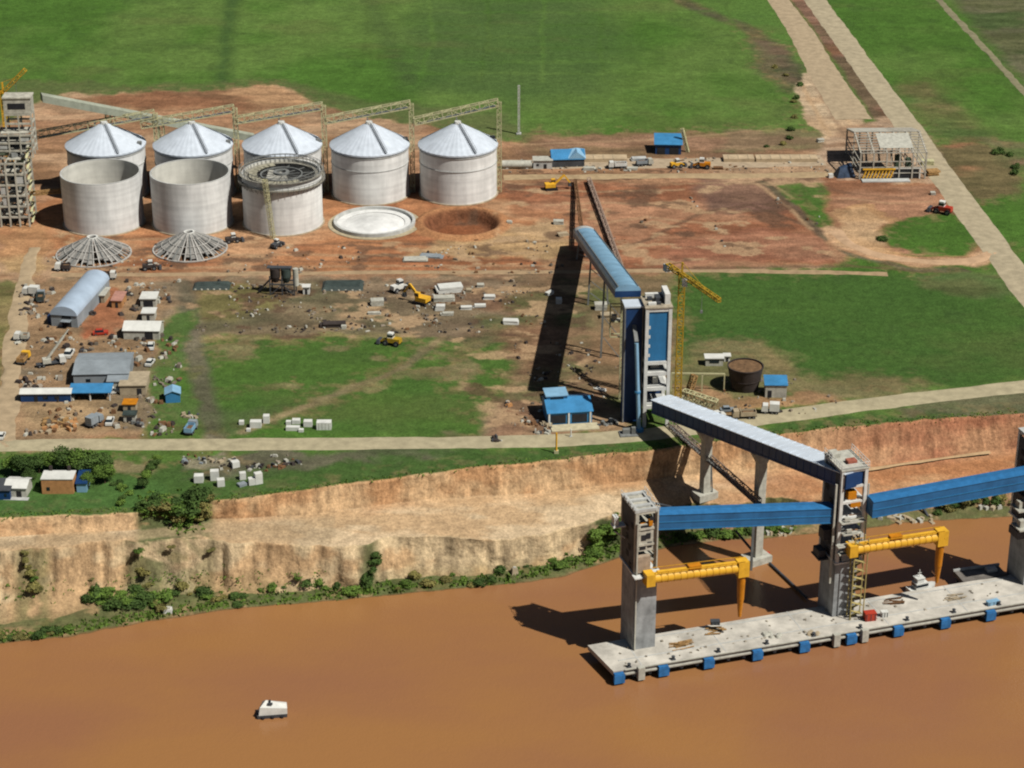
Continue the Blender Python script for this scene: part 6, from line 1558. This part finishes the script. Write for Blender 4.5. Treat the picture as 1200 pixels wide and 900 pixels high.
bushm = [foliage('bush', 20+s_, 2.0, 1.8, 1.5, 620, .27, LM[[0, 1, 1, 2, 0, 2][s_]], 6) for s_ in range(6)]
tm = MB(); tm.cyl(0, 0, -.3, .34, 4.2, 9, r2=.2)
for a in (0, 2.1, 4.2): tm.tube((0, 0, 3.0), (1.7*math.cos(a), 1.7*math.sin(a), 5.2), .16, 6, .07)
tmo = tm.build('trunk', M['trunk']); tme = tmo.data; bpy.data.objects.remove(tmo)
def tree(px, py, sc, k, label, group):
    p = at_ground(px, py); t = thing('leafy_tree', label, 'tree', p, (px*1.7) % 6.28, group)
    for n_, me in (('trunk', tme), ('crown', crowns[k % 5])):
        o = bpy.data.objects.new(n_, me); COL.objects.link(o); o.parent = t
    t.scale = (sc, sc, sc*.95)
    return t
G1 = 'dark leafy trees in the row behind the two houses'
for k, (px, py, sc) in enumerate([(14, 556, .75), (30, 558, .9), (46, 554, .8), (60, 552, .78), (77, 552, .95), (92, 556, 1.0), (106, 560, .95), (118, 556, .9), (123, 566, .75), (36, 568, .6), (104, 572, .6)]):
    tree(px, py, sc, k, 'dark leafy tree in the row behind the two village houses', G1)
G2 = 'narrow trees in the short line right of the houses'
for k, (px, py, sc) in enumerate([(182, 549, .42), (176, 556, .46), (172, 564, .42), (168, 573, .4), (186, 543, .36)]):
    tree(px, py, sc, k+1, 'narrow dark tree in the short line between houses and gully', G2)
def bush(px, py, sc, k, label, group):
    p = at_ground(px, py); o = bpy.data.objects.new('bush', bushm[k % 6]); COL.objects.link(o)
    o.location = (p[0], p[1], p[2]-.15); r = random.Random(px*13+py*7+k); o.rotation_euler = (0, 0, r.uniform(0, 6.28)); o.scale = (sc*r.uniform(.85, 1.3), sc*r.uniform(.85, 1.2), sc*r.uniform(.5, 1.1))
    tag(o, label, 'bush', group)
    return o
r = random.Random(3)
def scatter(path, n, spread, smin, smax, label, group, kinds=(0, 1, 2, 4, 3)):
    seg = [math.hypot(b[0]-a[0], b[1]-a[1]) for a, b in zip(path[:-1], path[1:])]; tot = sum(seg)
    for k in range(n):
        d = (k+r.random())/n*tot; i = 0
        while i < len(seg)-1 and d > seg[i]: d -= seg[i]; i += 1
        t_ = d/seg[i]; a = path[i]; b = path[i+1]
        bush(a[0]+(b[0]-a[0])*t_+r.uniform(-2, 2), a[1]+(b[1]-a[1])*t_+r.uniform(-spread, spread), r.uniform(smin, smax), r.choice(kinds), label, group)
scatter([(0, 748), (40, 744), (80, 738)], 13, 4, .5, 1.1, 'green bush at the waterline at the foot of the left cliff', 'waterline bushes at the left cliff')
scatter([(100, 708), (130, 704), (165, 706), (195, 708)], 24, 10, 1.0, 1.7, 'bright green bush in the big clump under the cliff', 'bushes of the big green clump')
scatter([(200, 700), (235, 690), (262, 706), (285, 704)], 11, 6, .5, 1.2, 'bush on the talus right of the big green clump', 'bushes on the talus', (0, 1, 3, 5))
scatter([(270, 704), (330, 692), (352, 684), (380, 690), (425, 690)], 13, 7, .4, 1.5, 'dark bush under the fissured cliff', 'bushes under the fissured cliff', (0, 4, 1, 2))
scatter([(428, 690), (434, 666), (440, 648)], 9, 4, .9, 1.3, 'dark bush climbing the cleft in the cliff', 'bushes in the cleft', (0, 4))
scatter([(455, 690), (510, 678), (560, 680), (620, 668), (675, 660)], 19, 7, .4, 1.4, 'green bush on the foot of the bench cliff', 'bushes along the bench cliff', (0, 1, 1, 2, 5))
scatter([(690, 652), (700, 636), (716, 625), (728, 610)], 18, 9, 1.0, 1.7, 'green bush on the slope behind the first loading tower', 'bushes behind the first tower', (0, 1, 2))
scatter([(790, 632), (850, 626), (925, 622)], 18, 5, .8, 1.4, 'green bush along the water between the piers', 'bushes between the piers', (0, 1, 2, 4))
scatter([(1095, 598), (1140, 590), (1190, 586)], 13, 5, .7, 1.4, 'low bush on the bank near the third tower', 'bushes near the third tower', (0, 3, 4, 5))
scatter([(170, 590), (190, 600), (215, 604), (236, 600), (242, 588)], 32, 10, 1.0, 1.8, 'scrubby bush in the gully between the two cliffs', 'bushes in the gully', (0, 3, 5, 1))
scatter([(225, 582), (236, 592)], 6, 6, 1.5, 2.1, 'large dark bush at the cliff notch', 'large bushes at the notch', (0, 4))
scatter([(160, 645), (165, 665), (170, 682)], 12, 8, .8, 1.3, 'scrub bush on the green fold of the left cliff', 'bushes on the cliff fold', (1, 3, 5))
scatter([(28, 652), (36, 672), (44, 700)], 10, 7, .7, 1.2, 'scrub bush in the fissure of the leftmost cliff', 'bushes in the first fissure', (3, 5, 1))
scatter([(195, 645), (215, 665), (240, 660), (250, 650)], 8, 12, .4, .9, 'brownish bush on the collapsed cliff slope', 'bushes on the collapsed slope', (3, 5, 5))
scatter([(255, 604), (300, 596)], 3, 2, .3, .5, 'tiny bush on the rim of the upper cliff', 'tiny rim bushes', (3, 5))
scatter([(895, 175), (925, 165), (935, 95), (905, 80)], 10, 5, .7, 1.3, 'dark scrub bush by the widened side road', 'bushes by the side road', (0, 4, 5))
scatter([(1165, 175), (1185, 188), (1192, 205)], 7, 5, .8, 1.3, 'dark bush at the mound beyond the main road', 'bushes at the mound', (0, 4))
scatter([(1035, 284), (1032, 275)], 4, 3, .7, 1.0, 'dark bush at the inner edge of the loop track', 'bushes at the loop track', (0, 4))
scatter([(130, 566), (150, 576), (140, 590)], 7, 6, .5, .9, 'small bush on the lawn beside the houses', 'lawn bushes', (1, 0))
# grass tufts and low scrub: uncountable
v = []; f = []
rr = np.random.RandomState(5)
def tufts(path, n, spread, smin, smax):
    for k in range(n):
        i = rr.randint(len(path)-1); t_ = rr.rand(); a = path[i]; b = path[i+1]
        p = at_ground(a[0]+(b[0]-a[0])*t_+rr.normal()*2, a[1]+(b[1]-a[1])*t_+rr.normal()*spread)
        if p[2] < WZ+.1: continue
        for j in range(4):
            s_ = rr.uniform(smin, smax); an = rr.uniform(0, 6.28); x, y, z = p[0]+rr.normal()*.4, p[1]+rr.normal()*.4, p[2]-.05; k_ = len(v)
            c, d = math.cos(an)*s_, math.sin(an)*s_
            v.extend([(x-c, y-d, z), (x+c, y+d, z), (x+c*.6+rr.normal()*.1, y+d*.6, z+s_*1.3), (x-c*.6, y-d*.6+rr.normal()*.1, z+s_*1.2)]); f.append((k_, k_+1, k_+2, k_+3))
tufts([(0, 748), (80, 740), (165, 724), (260, 708), (400, 696), (480, 688), (600, 678), (690, 655), (730, 640), (800, 630), (930, 622)], 900, 4, .2, .6)
tufts([(165, 590), (240, 600), (200, 610)], 300, 8, .2, .6)
tufts([(0, 604), (160, 598), (250, 586), (480, 556), (740, 529), (1000, 498), (1200, 483)], 700, 2, .12, .35)
tufts([(0, 690), (150, 680), (260, 680), (400, 672)], 260, 12, .15, .4)
me = bpy.data.meshes.new('bank_scrub'); me.from_pydata(v, [], f); me.materials.append(LM[1]); me.update()
o = bpy.data.objects.new('bank_scrub', me); COL.objects.link(o); o['kind'] = 'stuff'; tag(o, 'low green scrub and grass tufts along the river bank', 'scrub')
# ------------------------------------------------------------------ camera, light, sky
cam = bpy.data.cameras.new('camera'); co = bpy.data.objects.new('camera', cam); COL.objects.link(co)
co.location = (0, 0, CAMH); co.rotation_euler = (math.pi/2-PITCH, 0, 0)
cam.sensor_width = 36; cam.lens = 36*F/1200; cam.clip_start = 1; cam.clip_end = 20000
scene.camera = co
SUN_EL = 53.0; SUN_AZ = -32.0          # seen from the site, counter-clockwise from +X
s = bpy.data.lights.new('sun', 'SUN'); s.energy = 5.3; s.angle = R(.53); s.color = (1.0, .965, .90)
so = bpy.data.objects.new('sun', s); COL.objects.link(so)
sd = Vector((math.cos(R(SUN_EL))*math.cos(R(SUN_AZ)), math.cos(R(SUN_EL))*math.sin(R(SUN_AZ)), math.sin(R(SUN_EL))))
so.rotation_euler = (-sd).to_track_quat('-Z', 'Y').to_euler(); so.location = (300, 300, 400)
wd = bpy.data.worlds.new('World'); scene.world = wd; wd.use_nodes = True
nt = wd.node_tree; N = nt.nodes; L = nt.links; bg = N['Background']
sky = N.new('ShaderNodeTexSky'); sky.sky_type = 'NISHITA'; sky.sun_disc = False
sky.sun_elevation = R(SUN_EL); sky.sun_rotation = math.pi/2-R(SUN_AZ); sky.altitude = 100; sky.dust_density = 1.5
L.new(sky.outputs['Color'], bg.inputs['Color']); bg.inputs['Strength'].default_value = .03
scene.view_settings.view_transform = 'Standard'; scene.view_settings.look = 'None'
scene.view_settings.exposure = 0; scene.view_settings.gamma = 1
scene.cycles.use_adaptive_sampling = True; scene.cycles.max_bounces = 5; scene.cycles.diffuse_bounces = 1
scene.cycles.use_denoising = True
scene.render.filter_size = 1.5
scene.cycles.filter_width = 2.1
